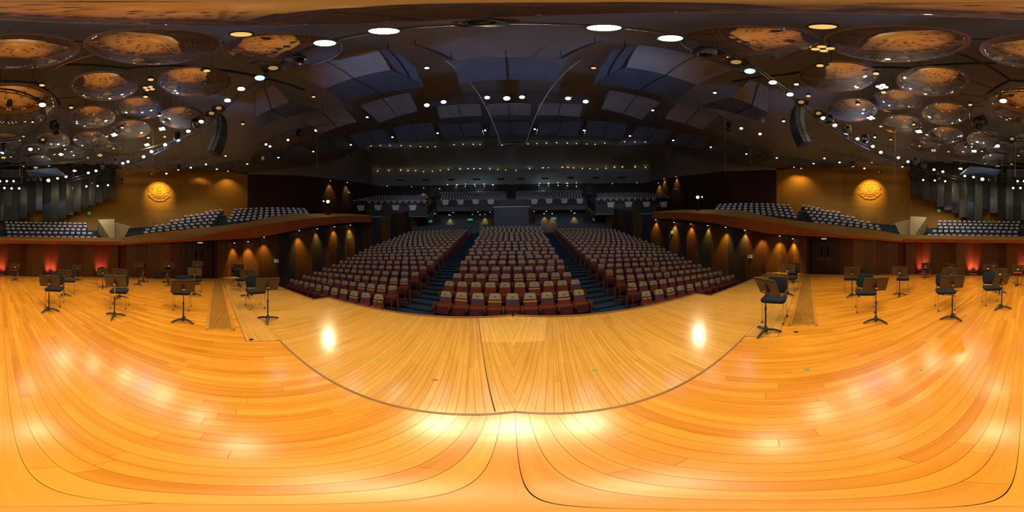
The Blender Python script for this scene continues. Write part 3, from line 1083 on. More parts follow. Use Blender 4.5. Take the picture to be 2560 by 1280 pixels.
# parapet and cross aisle behind the stalls, control booth, rear wall under the balcony
rearS = snode('wall_stalls_back')
mb = MB()
for a, b in (((-3.9,21.45),(3.9,21.45)), ((5.9,20.75),(13.3,18.9)), ((-13.3,18.9),(-5.9,20.75))):
    mb = MB()
    p, q = V((a[0],a[1],0)), V((b[0],b[1],0))
    mb.poly([p+V((0,0,3.9)), q+V((0,0,3.9)), q+V((0,0.12,3.9)), p+V((0,0.12,3.9))], (0,0,1.75))
    mb.build('parapet', 'rear_wood', rearS)
mb = MB()
A = azs(-34, 34, 30)
mb.strip([pol(t, 30.6, 3.2) for t in A], [pol(t, 30.6, 9.7) for t in A])
mb.build('rear_face', 'rear_wood', rearS)
mb = MB()
mb.poly([(-18,21.5,4.2), (18,21.5,4.2), (18,31,4.25), (-18,31,4.25)], (0,0,-0.1))
mb.build('cross_aisle', 'carpet_riser', rearS)
booth = thing('control_booth', 'dark boxy control booth in the middle behind the stalls', 'booth', (0,24.2,4.2))
mb = MB()
mb.poly([(-2.6,0,0), (2.6,0,0), (4.3,5.6,0), (-4.3,5.6,0)], (0,0,4.6))
mb.build('body', 'rear_wood', booth)
mb = MB().box((0,-0.05,4.65), (5.5,0.2,0.12))
mb.build('cornice', 'band_pale', booth)
# doors under the balcony
for k, t in enumerate((-11.3, 11.3, -35.5*0.8, 35.5*0.8)):
    d = snode('door_%d' % (k+3))
    for off in (-0.62, 0.62):
        p = pol(t, 30.45, 4.25)
        R_ = Matrix.Rotation(-rad(t), 3, 'Z')
        o = MB().box(R_ @ V((off,0,1.15)), (1.2,0.06,2.3), R_).build('leaf', 'panel_wood', d)
        o.location = p
        o2 = MB().box(R_ @ V((off*0.62,-0.04,1.45)), (0.20,0.02,0.95), R_).build('window_slot', 'glass_dark', o)

# ================================================================ SIDE GALLERIES
ST = [  # stations along the gallery front: foot F, crease C, head T (left side; the right one is its mirror)
    ((-7.45,-8.30,2.16), (-7.42,-8.30,2.27), (-8.35,-9.05,2.85)),
    ((-8.25,-6.75,2.26), (-8.22,-6.75,2.40), (-9.75,-7.60,3.20)),
    ((-9.25,-4.60,2.37), (-9.22,-4.60,2.55), (-11.0,-5.45,3.48)),
    ((-10.45,-2.43,2.55), (-10.42,-2.43,3.04), (-12.2,-2.85,3.86)),
    ((-10.95,-1.20,2.66), (-10.92,-1.20,3.36), (-12.75,-1.45,4.12)),
    ((-11.30,0.0,2.78), (-11.27,0.0,3.63), (-13.0,0.0,4.42)),
    ((-11.77,2.34,3.29), (-11.74,2.34,4.12), (-13.3,2.65,5.12)),
    ((-12.3,4.23,3.83), (-12.27,4.23,4.57), (-14.0,4.80,5.48)),
    ((-13.3,8.2,4.75), (-13.27,8.2,5.45), (-14.7,8.6,6.1)),
    ((-14.2,12.2,5.50), (-14.17,12.2,6.22), (-15.2,12.8,6.65))]
def smooth_stations(S, n=5):
    out = []
    for i in range(len(S)-1):
        for k in range(n):
            t = k/n
            p = [S[max(0,i-1)], S[i], S[i+1], S[min(len(S)-1,i+2)]]
            row = []
            for c in range(3):
                a, b, c_, d = [V(q[c]) for q in p]
                row.append(0.5*((2*b)+(c_-a)*t+(2*a-5*b+4*c_-d)*t*t+(3*b-a-3*c_+d)*t**3))
            out.append(row)
    out.append([V(c) for c in S[-1]])
    return out
SS = smooth_stations(ST)
def arc_floor(az):                                  # outer wall in the gallery, with a sign
    return wall_r(az)
for s, nm in ((-1,'left'), (1,'right')):
    g = snode('gallery_%s' % nm)
    m = (lambda p: V(p)) if s < 0 else mirx
    F = [m(r[0]) for r in SS]; C = [m(r[1]) for r in SS]; T = [m(r[2]) for r in SS]
    mb = MB().strip(F, C)
    mb.add([F[0], C[0], T[0], V((F[0].x+s*1.2, F[0].y-0.9, F[0].z))], [(0,1,2,3)])
    mb.build('fascia_band', 'fascia_band', g, smooth='all')
    MB().strip(C, T).build('fascia_cap', 'fascia_cap', g, smooth='all')
    tin = [V((p.x, p.y, p.z))+V((p.x, p.y, 0)).normalized()*0.12 for p in T]
    dn = [p-V((0,0,1.0)) for p in tin]
    MB().strip(T, tin).strip(tin, dn).build('parapet_top', 'edge_wood', g, smooth='all')
    back = [p+V((p.x, p.y, 0)).normalized()*2.6+V((0,0,0.05)) for p in F]
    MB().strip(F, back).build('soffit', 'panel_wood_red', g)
    MB().poly([F[-1], C[-1], T[-1], T[-1]+V((s*2.5,1.0,0)), back[-1]+V((0,0.4,0))], (0,0.05,0)).build('end_face', 'panel_wood', g)
    # floor from the parapet back to the wall, sloping up
    far_ = []
    for p in T:
        az = math.degrees(math.atan2(p.x, p.y))
        r = wall_r(az)-0.02
        far_.append(V((r*sin(rad(az)), r*cos(rad(az)), p.z+2.0)))
    MB().strip(dn, far_).build('terrace_base', 'carpet_riser', g)

BSEATS = []                                         # (loc, rotz, description)
def facing(p, c=(0,-2,0)):                          # rotation so that -y looks at c
    d = V(c)-V(p)
    return math.atan2(d.x, -d.y)
A_ROWS = [((364,577),(522,562),13.4,13.9), ((368,570),(528,553.5),14.3,14.8), ((390,561),(534,545),15.2,15.7), ((428,549),(540,537),16.1,16.6), ((465,537),(546,529),17.0,17.5), ((517,527),(553,521.5),17.9,18.4)]
B_ROWS = [((572,549),(712,538.5),14.9,15.0), ((576,541.5),(772,534),15.8,15.9), ((580,534),(768,529),16.7,16.8), ((584,527),(765,524),17.6,17.7), ((588,520.5),(760,519),18.5,18.6)]
for s, nm in ((-1,'left'), (1,'right')):
    g = snode('gallery_steps_%s' % nm)
    for blk, R_ in (('stage end', A_ROWS), ('stalls end', B_ROWS)):
        for ri, ((xa,ya),(xb,yb),ra,rb) in enumerate(R_):
            a, b = at_r(xa, ya, ra), at_r(xb, yb, rb)
            if s > 0:
                a, b = mirx(a), mirx(b)
            d = (b-a)
            n = int(V((d.x,d.y)).length/0.56)+1
            rz = math.atan2(d.y, d.x)
            if s < 0:
                rz += pi
            # make -y look inwards
            fwd = V((sin(rz), -cos(rz)))
            if fwd.dot(V((-a.x,-a.y))) < 0:
                rz += pi
            fwd = V((sin(rz), -cos(rz), 0))
            for k in range(n):
                p = a.lerp(b, k/(n-1))
                BSEATS.append((p-V((0,0,0.97)), rz, 'gallery', nm, blk, ri))
            q = [a-V((0,0,0.98))-d.normalized()*0.4+fwd*0.5, b-V((0,0,0.98))+d.normalized()*0.4+fwd*0.5]
            q += [q[1]-fwd*0.98, q[0]-fwd*0.98]
            MB().poly(q, (0,0,-0.8)).build('row_terrace', 'carpet', g)
    # stair between the two blocks, with rails
    w = snode('gallery_stair_%s' % nm)
    for k in range(10):
        p = at_r(551+k*0.4, 560-k*3.6, 13.6+k*0.48)
        p.z -= 0.9
        if s > 0: p = mirx(p)
        rz = facing(p)
        o = MB().box((0,0,-0.15), (1.15,0.5,0.3)).build('tread', 'carpet', w)
        o.location = p
        o.rotation_euler.z = rz
    for px, py, r_ in ((540,556,13.9), (548,542,15.2), (554,530,16.5), (568,552,14.2)):
        p = at_r(px, py, r_)
        p.z -= 0.35
        if s > 0: p = mirx(p)
        hoop(p-V((0,0,0.65)), (p.x, p.y, 0), 1.05, 0.5, 'dark hoop handrail on the %s gallery stair between the seat blocks' % nm, 'gallery stair rails', 'rail_dark', 0.018)
    for px, py, r_ in ((348,571,13.0), (358,568,14.0), (380,559,15.0), (419,547,16.0), (457,535,17.0)):
        p = at_r(px, py, r_)
        p.z -= 0.3
        if s > 0: p = mirx(p)
        hoop(p-V((0,0,0.75)), (p.y, -p.x, 0), 1.15, 0.32, 'dark hoop rail at the row ends facing the %s crest wall' % nm, 'gallery row end rails', 'rail_dark', 0.02)

# ================================================================ THE CHOIR BEHIND THE STAGE
ch = snode('choir')
A = azs(180-42.5, 180+42.5, 40)
nn = [pol(t, 10.85+0.25*abs(t-180)/42, 2.20) for t in A]
cc = [pol(t, 10.83+0.25*abs(t-180)/42, 2.42) for t in A]
tt = [pol(t, 12.75, 2.90) for t in A]
ti = [pol(t, 12.9, 2.90) for t in A]
td = [pol(t, 12.9, 2.2) for t in A]
MB().strip(nn, cc).build('fascia_band', 'fascia_band', ch, smooth='all')
MB().strip(cc, tt).build('fascia_cap', 'fascia_cap', ch, smooth='all')
MB().strip(tt, ti).strip(ti, td).build('parapet_top', 'edge_wood', ch, smooth='all')
sb_ = [pol(t, 12.2, 2.25) for t in A]
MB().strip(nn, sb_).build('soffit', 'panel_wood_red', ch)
CR = [14.1+0.88*i for i in range(5)]
CZ = [3.19, 3.69, 4.19, 4.69, 5.19]
prev = 2.15
for i in range(5):
    A2 = azs(180-38, 180+38, 40)
    r0, r1 = CR[i]-0.45, CR[i]+0.44
    z = CZ[i]-0.98
    mb = MB()
    f0 = [pol(t, r0, z) for t in A2]; f1 = [pol(t, r1, z) for t in A2]; d0 = [pol(t, r0, z-0.6) for t in A2]
    mb.strip(f0, f1).strip(d0, f0)
    mb.build('row_terrace', 'carpet', ch)
mb = MB()
A2 = azs(180-41, 180+41, 40)
mb.strip([pol(t, 12.9, 2.2) for t in A2], [pol(t, 13.7, 2.2) for t in A2])
mb.strip([pol(t, CR[4]+0.44, 4.21) for t in A2], [pol(t, 19.0, 4.21) for t in A2])
mb.build('walkway', 'carpet_riser', ch)
for s, nm in ((-1,'left'), (1,'right')):
    for i in range(5):
        sp = 0.53/CR[i]
        a0 = 3.1-0.25*i
        n = 15+ (1 if i > 2 else 0) + (1 if i > 3 else 0)
        for k in range(n):
            az = a0+math.degrees(sp)*k+0.3*(i % 2)
            t = 180-s*az
            p = pol(t, CR[i], CZ[i]-0.97)
            BSEATS.append((p, facing(p, (0,0,0)), 'choir', nm, '', i))
    # stair beside the choir and its rails
    w = snode('choir_stair_%s' % nm)
    for k in range(11):
        t = 180-s*(36.3)
        p = pol(t, 13.4+0.44*k, 2.25+0.25*k)
        o = MB().box((0,0,-0.15), (1.25,0.46,0.3)).build('tread', 'carpet', w)
        o.location = p
        o.rotation_euler.z = facing(p, (0,0,0))
    for k in range(5):
        t = 180-s*(34.4)
        p = pol(t, 13.8+0.85*k, 2.25+0.5*k)
        hoop(p, (p.x, p.y, 0), 1.0, 0.4, 'dark hoop rail on the stair beside the %s choir seats' % nm, 'choir stair rails', 'rail_dark', 0.018)

# ================================================================ THE REAR BALCONY
bal = snode('balcony')
def arcs(a, b, r, z, n=24):
    return [pol(t, r, z) for t in azs(a, b, n)]
# centre: fascia, pale band, soffit
mb = MB().strip(arcs(-26.5,26.5,27.0,9.85), arcs(-26.5,26.5,27.0,11.15))
mb.strip(arcs(-26.5,26.5,27.0,11.15), arcs(-26.5,26.5,27.5,11.15)).strip(arcs(-26.5,26.5,27.5,11.15), arcs(-26.5,26.5,27.5,10.2))
mb.build('fascia_centre', 'balcony_dark', bal)
MB().strip(arcs(-26.5,26.5,27.0,9.85), arcs(-26.0,26.0,28.2,9.42)).build('pale_band', 'band_pale', bal)
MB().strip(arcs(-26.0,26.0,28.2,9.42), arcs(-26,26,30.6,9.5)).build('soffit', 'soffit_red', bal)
# sides: lower front tier
for s in (-1, 1):
    a, b = s*29.5, s*51
    mb = MB().strip(arcs(a,b,25.2,7.90), arcs(a,b,25.2,9.45)).strip(arcs(a,b,25.2,9.45), arcs(a,b,25.6,9.45)).strip(arcs(a,b,25.6,9.45), arcs(a,b,25.6,8.5))
    mb.build('fascia_side', 'balcony_dark', bal)
    MB().strip(arcs(a,b,25.2,7.90), arcs(a,b,25.5,7.72)).build('pale_band', 'band_pale', bal)
    MB().strip(arcs(a,b,25.5,7.72), arcs(a,b,30.6,7.75)).build('soffit', 'soffit_red', bal)
    c0, c1 = s*26.5, s*29.5                          # slanting link between centre and side
    lk = MB()
    lk.add([pol(c0,27,9.85), pol(c0,27,11.15), pol(c1,25.2,9.45), pol(c1,25.2,7.90), pol(c0,28.2,9.42), pol(c1,25.5,7.72), pol(c0,30.6,9.5), pol(c1,30.6,7.75)], [(0,1,2,3)])
    lk.build('fascia_link', 'balcony_dark', bal)
    lk = MB()
    lk.add([pol(c0,27,9.85), pol(c0,28.2,9.42), pol(c1,25.5,7.72), pol(c1,25.2,7.90)], [(0,1,2,3)])
    lk.add([pol(c0,28.2,9.42), pol(c0,30.6,9.5), pol(c1,30.6,7.75), pol(c1,25.5,7.72)], [(0,1,2,3)])
    lk.build('link_soffit', 'band_pale', bal)
    MB().strip(arcs(a,b,25.6,8.45), arcs(a,b,27.4,8.45)).build('front_tier_floor', 'carpet', bal)
    # folded parapet between the tiers: alternating pale and dark triangles
    mbp, mbd = MB(), MB()
    n = 10
    for k in range(n):
        t0, t1 = a+(b-a)*k/n, a+(b-a)*(k+1)/n
        tm = (t0+t1)/2
        mbp.add([pol(t0,27.3,11.3), pol(t1,27.3,11.3), pol(tm,27.0,10.5)], [(0,1,2)])
        mbd.add([pol(t0,27.5,9.3), pol(t1,27.5,9.3), pol(t1,27.3,11.28), pol(tm,27.2,10.45), pol(t0,27.3,11.28)], [(0,1,2,3,4)])
    mbp.build('parapet_fold', 'bulkhead_paint', bal)
    mbd.build('parapet_face', 'soffit_red', bal)
    # terrace floors
    for i in range(5):
        z = 11.9+0.57*i-0.98
        MB().strip(arcs(s*29,s*54,27.8+0.9*i,z), arcs(s*29,s*54,28.75+0.9*i,z)).strip(arcs(s*29,s*54,27.8+0.9*i,z-0.6), arcs(s*29,s*54,27.8+0.9*i,z)).build('row_terrace', 'carpet', bal)
    for i in range(9):
        sgn = s
        z = 11.75+0.53*i-0.98
        MB().strip(arcs(0,s*26.5,27.5+0.82*i,z,12), arcs(0,s*26.5,28.4+0.82*i,z,12)).strip(arcs(0,s*26.5,27.5+0.82*i,z-0.6,12), arcs(0,s*26.5,27.5+0.82*i,z,12)).build('row_terrace', 'carpet', bal)
    for i in range(9):                               # centre blocks
        r = 28.0+0.82*i
        z = 11.75+0.53*i
        sp = math.degrees(0.53/r)
        n = int((25.8-1.9)/sp)
        for k in range(n):
            t = s*(1.9+sp*k+0.5*sp*(i % 2))
            p = pol(t, r, z-0.97)
            BSEATS.append((p, facing(p, (0,0,0)), 'balcony', 'left' if s < 0 else 'right', 'centre', i))
    for i in range(5):                               # side blocks
        r = 28.3+0.9*i
        z = 11.9+0.57*i
        sp = math.degrees(0.53/r)
        a0, a1 = 30.4, 56.5-1.9*i
        for k in range(int((a1-a0)/sp)):
            t = s*(a0+sp*k+0.5*sp*(i % 2))
            if r > wall_r(t)-0.6:
                continue
            p = pol(t, r, z-0.97)
            BSEATS.append((p, facing(p, (0,0,0)), 'balcony', 'left' if s < 0 else 'right', 'side', i))
    for k in range(17):                              # short front tier
        t = s*(32.0+1.22*k)
        if 8 <= k <= 9: continue
        p = pol(t, 26.3, 9.55-0.97)
        BSEATS.append((p, facing(p, (0,0,0)), 'balcony', 'left' if s < 0 else 'right', 'front tier', 0))
BSEATS.sort(key=lambda t: V((t[0].x, t[0].y, t[0].z-CAM_H)).length)
farb = Stuff(['seat_blue', 'seat_blue_dark', 'cover_white', 'tape_blue', 'tape_gold'])
for j, (p, rz, where, nm, blk, ri) in enumerate(BSEATS):
    if j < 300 and where != 'balcony':
        if where == 'choir':
            lab = 'blue white-topped choir seat, %s row, %s of the choir aisle' % (ORD[ri], nm)
            grp = 'choir seats %s %s' % (nm, ORD[ri])
        else:
            lab = 'blue white-topped seat, %s row of the %s gallery, %s block' % (ORD[ri], nm, blk)
            grp = 'gallery seats %s %s %s' % (nm, blk, ORD[ri])
        put_seat(BLU, p, rz, lab, grp, near=False)
    else:
        farb.seat(BLU, p, rz)
farb.build('far_balcony_seats', 'small blue seats with white covers filling the rear balcony', 'seats')
# pale trapezoid baffles hung on the balcony front
for px, py, r_ in [(902,521,25.1),(945,520,25.1),(989,520,25.1),(1032,520,25.1),(1114,507,26.9),(1151,506,26.9),(1189,505,26.9),(1227,505,26.9),
                   (1336,505,26.9),(1373,503.5,26.9),(1411,503,26.9),(1449.5,503.5,26.9),(1527,513,25.1),(1571.7,511.7,25.1),(1616,511.7,25.1),(1659,512,25.1)]:
    p = at_r(px, py, r_)
    tier = 'upper centre front' if r_ > 26 else ('left lower tier front' if px < 1280 else 'right lower tier front')
    o = thing('balcony_baffle', 'pale trapezoid baffle hung on the balcony, %s' % tier, 'baffle', p, facing(p, (0,0,0)), 'trapezoid baffles, '+tier)
    mb = MB()
    mb.add([(-0.58,-0.22,0.40), (0.58,-0.22,0.40), (0.40,-0.05,-0.40), (-0.40,-0.05,-0.40), (-0.58,0.10,0.40), (0.58,0.10,0.40), (0.40,0.10,-0.40), (-0.40,0.10,-0.40)],
           [(0,1,2,3), (4,7,6,5), (0,4,5,1), (1,5,6,2), (2,6,7,3), (3,7,4,0)])
    mb.build('shell', 'baffle_pale', o)
    MB().box((0,-0.235,0.40), (1.2,0.03,0.05)).build('top_lip', 'band_pale', o)
# stair walls and arches at the back of the balcony
for s in (-1, 1):
    for t in (s*1.2, s*27.6):
        mb = MB()
        p0 = pol(t-0.9, 34.5, 14.6); p1 = pol(t+0.9, 34.5, 14.6)
        mb.poly([p0, p1, p1+V((0,1,0)), p0+V((0,1,0))], (0,0,2.6))
        mb.build('vomitory', 'panel_wood_tan', bal)

# ================================================================ CHOIR WALL BOARDS, CRESTS, PYRAMIDS
edg = [0,35,110,190,270,350,420,500,580,655,730,805,880,950,1020,1085,1145]
bot = [1008,1008,1006,980,938,900,1012,1010,985,945,910,880,845,815,785,765]
wc = snode('wall_choir_boards')
for s in (-1, 1):
    for k in range(16):
        x0, x1 = edg[k]/4, edg[k+1]/4
        r0 = 18.2 if k < 6 else 18.45
        zb = at_r(20, 300+bot[k]/4, r0).z
        jt = bot[k]-(135 if k < 6 else 165)
        zj = at_r(20, 300+jt/4, r0).z
        t0, t1 = 180+daz(x0), 180+daz(x1)
        if s > 0:
            t0, t1 = 180-daz(x1), 180-daz(x0)
        for nme, za, zb2, rr, sk in (('board', zb, zj+0.15, r0-0.12, 0.10), ('board', zj, wall_top(150)-0.05+0.25*(k % 2), r0+0.05, 0.16)):
            tm = (t0+t1)/2
            sgn = 1 if k % 2 else -1
            a, b = pol(t0+0.05, rr-sk*sgn*0.5, 0), pol(t1-0.05, rr+sk*sgn*0.5, 0)
            out = pol(tm, 0.05, 0)
            c = (a+b)/2
            mb = MB().poly([a-c, b-c, b-c+out, a-c+out], (0,0,zb2-za))
            o = mb.build(nme, 'choir_board', wc)
            o.location = (c.x, c.y, za)
def ring(mb, r, w, h, n=40, wob=0.0, f=8):
    P, Q = [], []
    for i in range(n):
        a = 2*pi*i/n
        k = 1+wob*sin(f*a)
        P.append(V(((r*k)*cos(a), 0, (r*k)*sin(a))))
    for i in range(n):
        p, q = P[i], P[(i+1) % n]
        mb.bar(p, q, w, h, up=(0,1,0))
for s, nm, (px, py) in ((-1,'left',(398,480)), (1,'right',(2175,475))):
    # the flat wall facet between 93 and 139.6 degrees has two faces; put the crest on it
    az = (px-1280)/2560*360
    a, b = (pol(s*93, wall_r(93), 0), pol(s*116.3, wall_r(116.3), 0)) if abs(az) < 116.3 else (pol(s*116.3, wall_r(116.3), 0), pol(s*139.6, wall_r(139.6), 0))
    d = (b-a).normalized()
    nrm = V((-d.y, d.x, 0))
    if nrm.dot(-a) < 0: nrm = -nrm
    dr = ray(px, py)
    t = ((a-V((0,0,CAM_H))).dot(nrm))/dr.dot(nrm)
    c = V((0,0,CAM_H))+dr*t
    g = thing('wall_crest', 'round carved crest in relief on the %s orange plaster wall' % nm, 'crest', c)
    g.matrix_world = basis(d if s < 0 else -d, -nrm, V((0,0,1)), c)
    mb = MB(); ring(mb, 0.62, 0.07, 0.16); ring(mb, 0.86, 0.07, 0.16)
    mb.build('ring', 'plaster_orange', g)
    mb = MB()
    car = [(-1.25,0.35),(-1.05,0.75),(-0.85,1.05),(-0.45,1.2),(0,1.28),(0.45,1.2),(0.85,1.05),(1.05,0.75),(1.25,0.35),(1.1,-0.1),(1.3,-0.5),(0.95,-0.85),(0.55,-1.2),(0,-1.28),(-0.55,-1.2),(-0.95,-0.85),(-1.3,-0.5),(-1.1,-0.1)]
    for i in range(len(car)):
        (x0,z0),(x1,z1) = car[i], car[(i+1) % len(car)]
        mb.bar((x0,0,z0), (x1,0,z1), 0.09, 0.18, up=(0,1,0))
    for i in range(14):
        an = 2*pi*i/14
        mb.box((1.05*cos(an), 0, 1.03*sin(an)), (0.16,0.18,0.10), Matrix.Rotation(-an, 3, 'Y'))
    mb.build('cartouche', 'plaster_orange', g)
    mb = MB()
    for (x0,z0),(x1,z1) in (((-0.35,0.35),(-0.2,-0.3)), ((-0.2,-0.3),(0,0.15)), ((0,0.15),(0.2,-0.3)), ((0.2,-0.3),(0.35,0.35)), ((-0.35,0.1),(0.35,0.1)), ((-0.25,0.4),(0.0,0.25)), ((0.25,0.4),(0,0.25)), ((-0.3,-0.15),(0.3,-0.15)), ((0,0.45),(0,-0.45))):
        mb.bar((x0,0,z0), (x1,0,z1), 0.08, 0.16, up=(0,1,0))
    mb.build('monogram', 'plaster_orange', g)
    spot('crest_light', c+nrm*2.3+V((0,0,1.5)), c+V((0,0,-0.05)), P_CREST, (1.0, 0.66, 0.12), 74, 1.0, 0.08)
    lx = thing('crest_lamp', 'small spot lamp lighting the %s wall crest from above' % nm, 'light', c+nrm*2.35+V((0,0,1.72)))
    MB().cyl((0,0,0.1), (0,0,-0.05), 0.07, n=10).build('housing', 'black_steel', lx)
    MB().tube([(0,0,0.08), (0,0,0.18), -nrm*2.25+V((0,0,0.22))], 0.02, 5).build('arm', 'black_steel', lx)
    # board-mark grooves on the plaster
    for zz in (9.0, 7.2, 5.6):
        MB().bar(pol(s*94, wall_r(94)-0.02, zz+0.6), pol(s*116.3, wall_r(116.3)-0.012, zz), 0.03, 0.025).build('groove', 'edge_wood', WL if s < 0 else WR)
        MB().bar(pol(s*116.3, wall_r(116.3)-0.012, zz), pol(s*139, wall_r(139)-0.012, zz-0.3), 0.03, 0.025).build('groove', 'edge_wood', WL if s < 0 else WR)
    # pale folded wedge where the choir and the gallery meet
    if s < 0:
        A_, B_, C_, D_, E_, F_ = at_r(245,549,15.2), at_r(286,547.5,13.6), at_r(287,598,12.2), at_r(268,584,13.6), at_r(325,565,14.6), at_r(304,598,12.8)
    else:
        A_, B_, C_, D_, E_, F_ = [mirx(q) for q in (at_r(245,549,15.2), at_r(286,547.5,13.6), at_r(287,598,12.2), at_r(268,584,13.6), at_r(325,565,14.6), at_r(304,598,12.8))]
    g = thing('folded_wedge', 'pale plaster folded wedge between choir stair and %s gallery' % nm, 'wall wedge', V((C_.x, C_.y, 2.2)))
    o_ = V((C_.x, C_.y, 2.2))
    out = V((C_.x, C_.y, 0)).normalized()
    C2 = V((C_.x, C_.y, 2.2))
    mb = MB()
    bA, bB, bE = A_+out*1.2, B_+out*2.2, E_+out*1.4
    mb.add([q-o_ for q in (A_, B_, C2, D_-V((0,0,0.7)), bA, bB)], [(0,1,2,3), (0,4,5,1)])
    mb.build('face', 'plaster_pale', g)
    mb = MB()
    mb.add([q-o_ for q in (B_-V((0,0,0.25))+out*0.1, E_, F_-V((0,0,0.3)), C2+out*0.05, bB, bE)], [(0,1,2,3), (0,4,5,1), (1,5,2)])
    mb.build('face', 'plaster_pale', g)
    mb = MB()
    mb.add([q-o_ for q in (A_, D_-V((0,0,0.7)), bA, bA-V((0,0,2.5)))], [(0,1,3,2)])
    mb.build('return_face', 'plaster_pale', g)

# ================================================================ ORCHESTRA CHAIRS
def chair_parts():
    P = []
    mb = MB()
    mb.loft([(0.425,0,0.0,0.40,0.40,0.06), (0.44,0,0,0.455,0.45,0.07), (0.475,0,0,0.47,0.465,0.08), (0.495,0,0.0,0.45,0.44,0.08), (0.503,0,0.01,0.38,0.36,0.08)], 3)
    seat = mb.data('seat', 'chair_cloth', smooth=True)
    mb = MB()
    lv = []
    for y, w, h, r in ((-0.028,0.36,0.27,0.09), (-0.016,0.425,0.335,0.115), (0.008,0.44,0.35,0.12), (0.024,0.42,0.33,0.115), (0.03,0.37,0.28,0.1)):
        lv.append((y, 0, 0, w, h, r))
    mb.M = Matrix.Translation((0,0.235,0.70)) @ Matrix.Rotation(rad(-10), 4, 'X') @ Matrix.Rotation(rad(90), 4, 'X') @ Matrix.Scale(-1, 4, (0,0,1))
    mb.loft(lv, 5)
    mb.M = None
    mb.v = [(x, y-0.28*x*x, z) for x, y, z in mb.v]
    back = mb.data('backrest', 'chair_cloth', smooth=True)
    legs, feet = [], []
    for sx in (-1, 1):
        a, b = V((sx*0.20,-0.17,0.43)), V((sx*0.195,-0.19,0.02))
        legs.append((MB().tube([a, b], 0.0125, 8), MB().cyl(b-V((0,0,0.02)), b+V((0,0,0.02)), 0.015, n=8)))
        a, b = V((sx*0.205,0.17,0.43)), V((sx*0.225,0.235,0.02))
        legs.append((MB().tube([a, b], 0.0125, 8), MB().cyl(b-V((0,0,0.02)), b+V((0,0,0.02)), 0.015, n=8)))
    L_ = [('leg', l.data('leg', 'chrome', smooth=True), [('foot', f.data('foot', 'rubber'))]) for l, f in legs]
    fr = MB().tube([(-0.20,-0.17,0.425), (-0.205,0.17,0.425), (0.205,0.17,0.425), (0.20,-0.17,0.425), (-0.20,-0.17,0.425)], 0.012, 6)
    up = []
    for sx in (-1, 1):
        up.append(('back_upright', MB().tube([(sx*0.205,0.17,0.43), (sx*0.195,0.215,0.50), (sx*0.175,0.25,0.66)], 0.011, 6).data('back_upright', 'black_steel', smooth=True), []))
    return [('seat', seat, []), ('backrest', back, []), ('seat_frame', fr.data('seat_frame', 'black_steel'), [])]+L_+up
CH = chair_parts()
FEET = [  # front feet, image left and image right, and what sets the chair apart
    ((1905,807),(1958,811),'beside the right floor vent, nearest the conductor'), ((1962,727.5),(1985,729),'second in line along the right floor vent'), ((1982.5,702.5),(1997,702.5),'last in line towards the right stage door'),
    ((2112.7,730),(2139,730),'behind a stand facing the right stage door wall'), ((2143.4,783),(2185.8,782.5),'in front of the right door, beside the vent end'), ((2243.7,730.3),(2269.7,730.6),'alone in mid stage before the right side wall'),
    ((2307.9,692.3),(2322.4,693),'by the right-hand red lit niche'), ((2346.7,778.5),(2386.2,776.6),'nearest the conductor among the right rear group'), ((2365,694),(2379,694),'by the back wall between the right niches'),
    ((2366,728.5),(2392,727.6),'second row behind the right rear desk'), ((2465,765.4),(2500.3,763.5),'turned towards the middle of the back wall'), ((2483,729),(2507.4,728.3),'half hidden in the right middle group'),
    ((2482,692.5),(2497,692.5),'by the back wall right of the middle niche'), ((2535,709),(2553,709),'with a red pad, right of the middle line'), ((27,697.5),(43.7,698),'with a red pad, by the middle red niche'),
    ((115,765),(148,767.7),'front of the left rear group'), ((160,734),(183.8,734.5),'second row of the left rear group'), ((190,698.8),(202.3,698.8),'by the back wall between the left niches'),
    ((244.5,714),(263.8,714),'before the left-hand red lit niche'), ((276.9,772),(313.4,774.3),'front of the left middle group'), ((290,727.5),(314,727.5),'hidden behind the left middle desks'),
    ((433.6,776.4),(472,778),'front, left of the left floor vent'), ((478,730.8),(501.6,731.6),'behind the worn desk near the left stage door'), ((626,775),(662,771.7),'beside the left floor vent, nearest the conductor'),
    ((591,728.6),(614.6,727),'second in line along the left floor vent'), ((580.5,711),(598,711),'last in line towards the left stage door')]
for (a, b, desc) in FEET:
    pa, pb = on_z(*a, 0), on_z(*b, 0)
    mid = (pa+pb)/2
    ax = (pb-pa).normalized()
    view = V((mid.x, mid.y, 0)).normalized()
    # blend the measured line of the feet with the line of sight, small pixel errors would twist far chairs
    rgt = V((view.y, -view.x, 0))
    if mid.length > 6:
        ax = (ax*0.3+rgt*0.7).normalized()
    fwd = V((ax.y, -ax.x, 0))
    if fwd.dot(view) > 0: fwd = -fwd                # the chair looks towards the conductor
    o = thing('orchestra_chair', 'dark blue chair with chrome legs, '+desc, 'chair', mid-fwd*0.19, math.atan2(fwd.x, -fwd.y), 'orchestra chairs')
    instance(CH, o)
    if 'red pad' in desc:
        tag(MB().pad((0,0,0.52), (0.40,0.38,0.03), 0.05, 0.008).build('cushion', 'mark_red', o), 'thin red cushion')

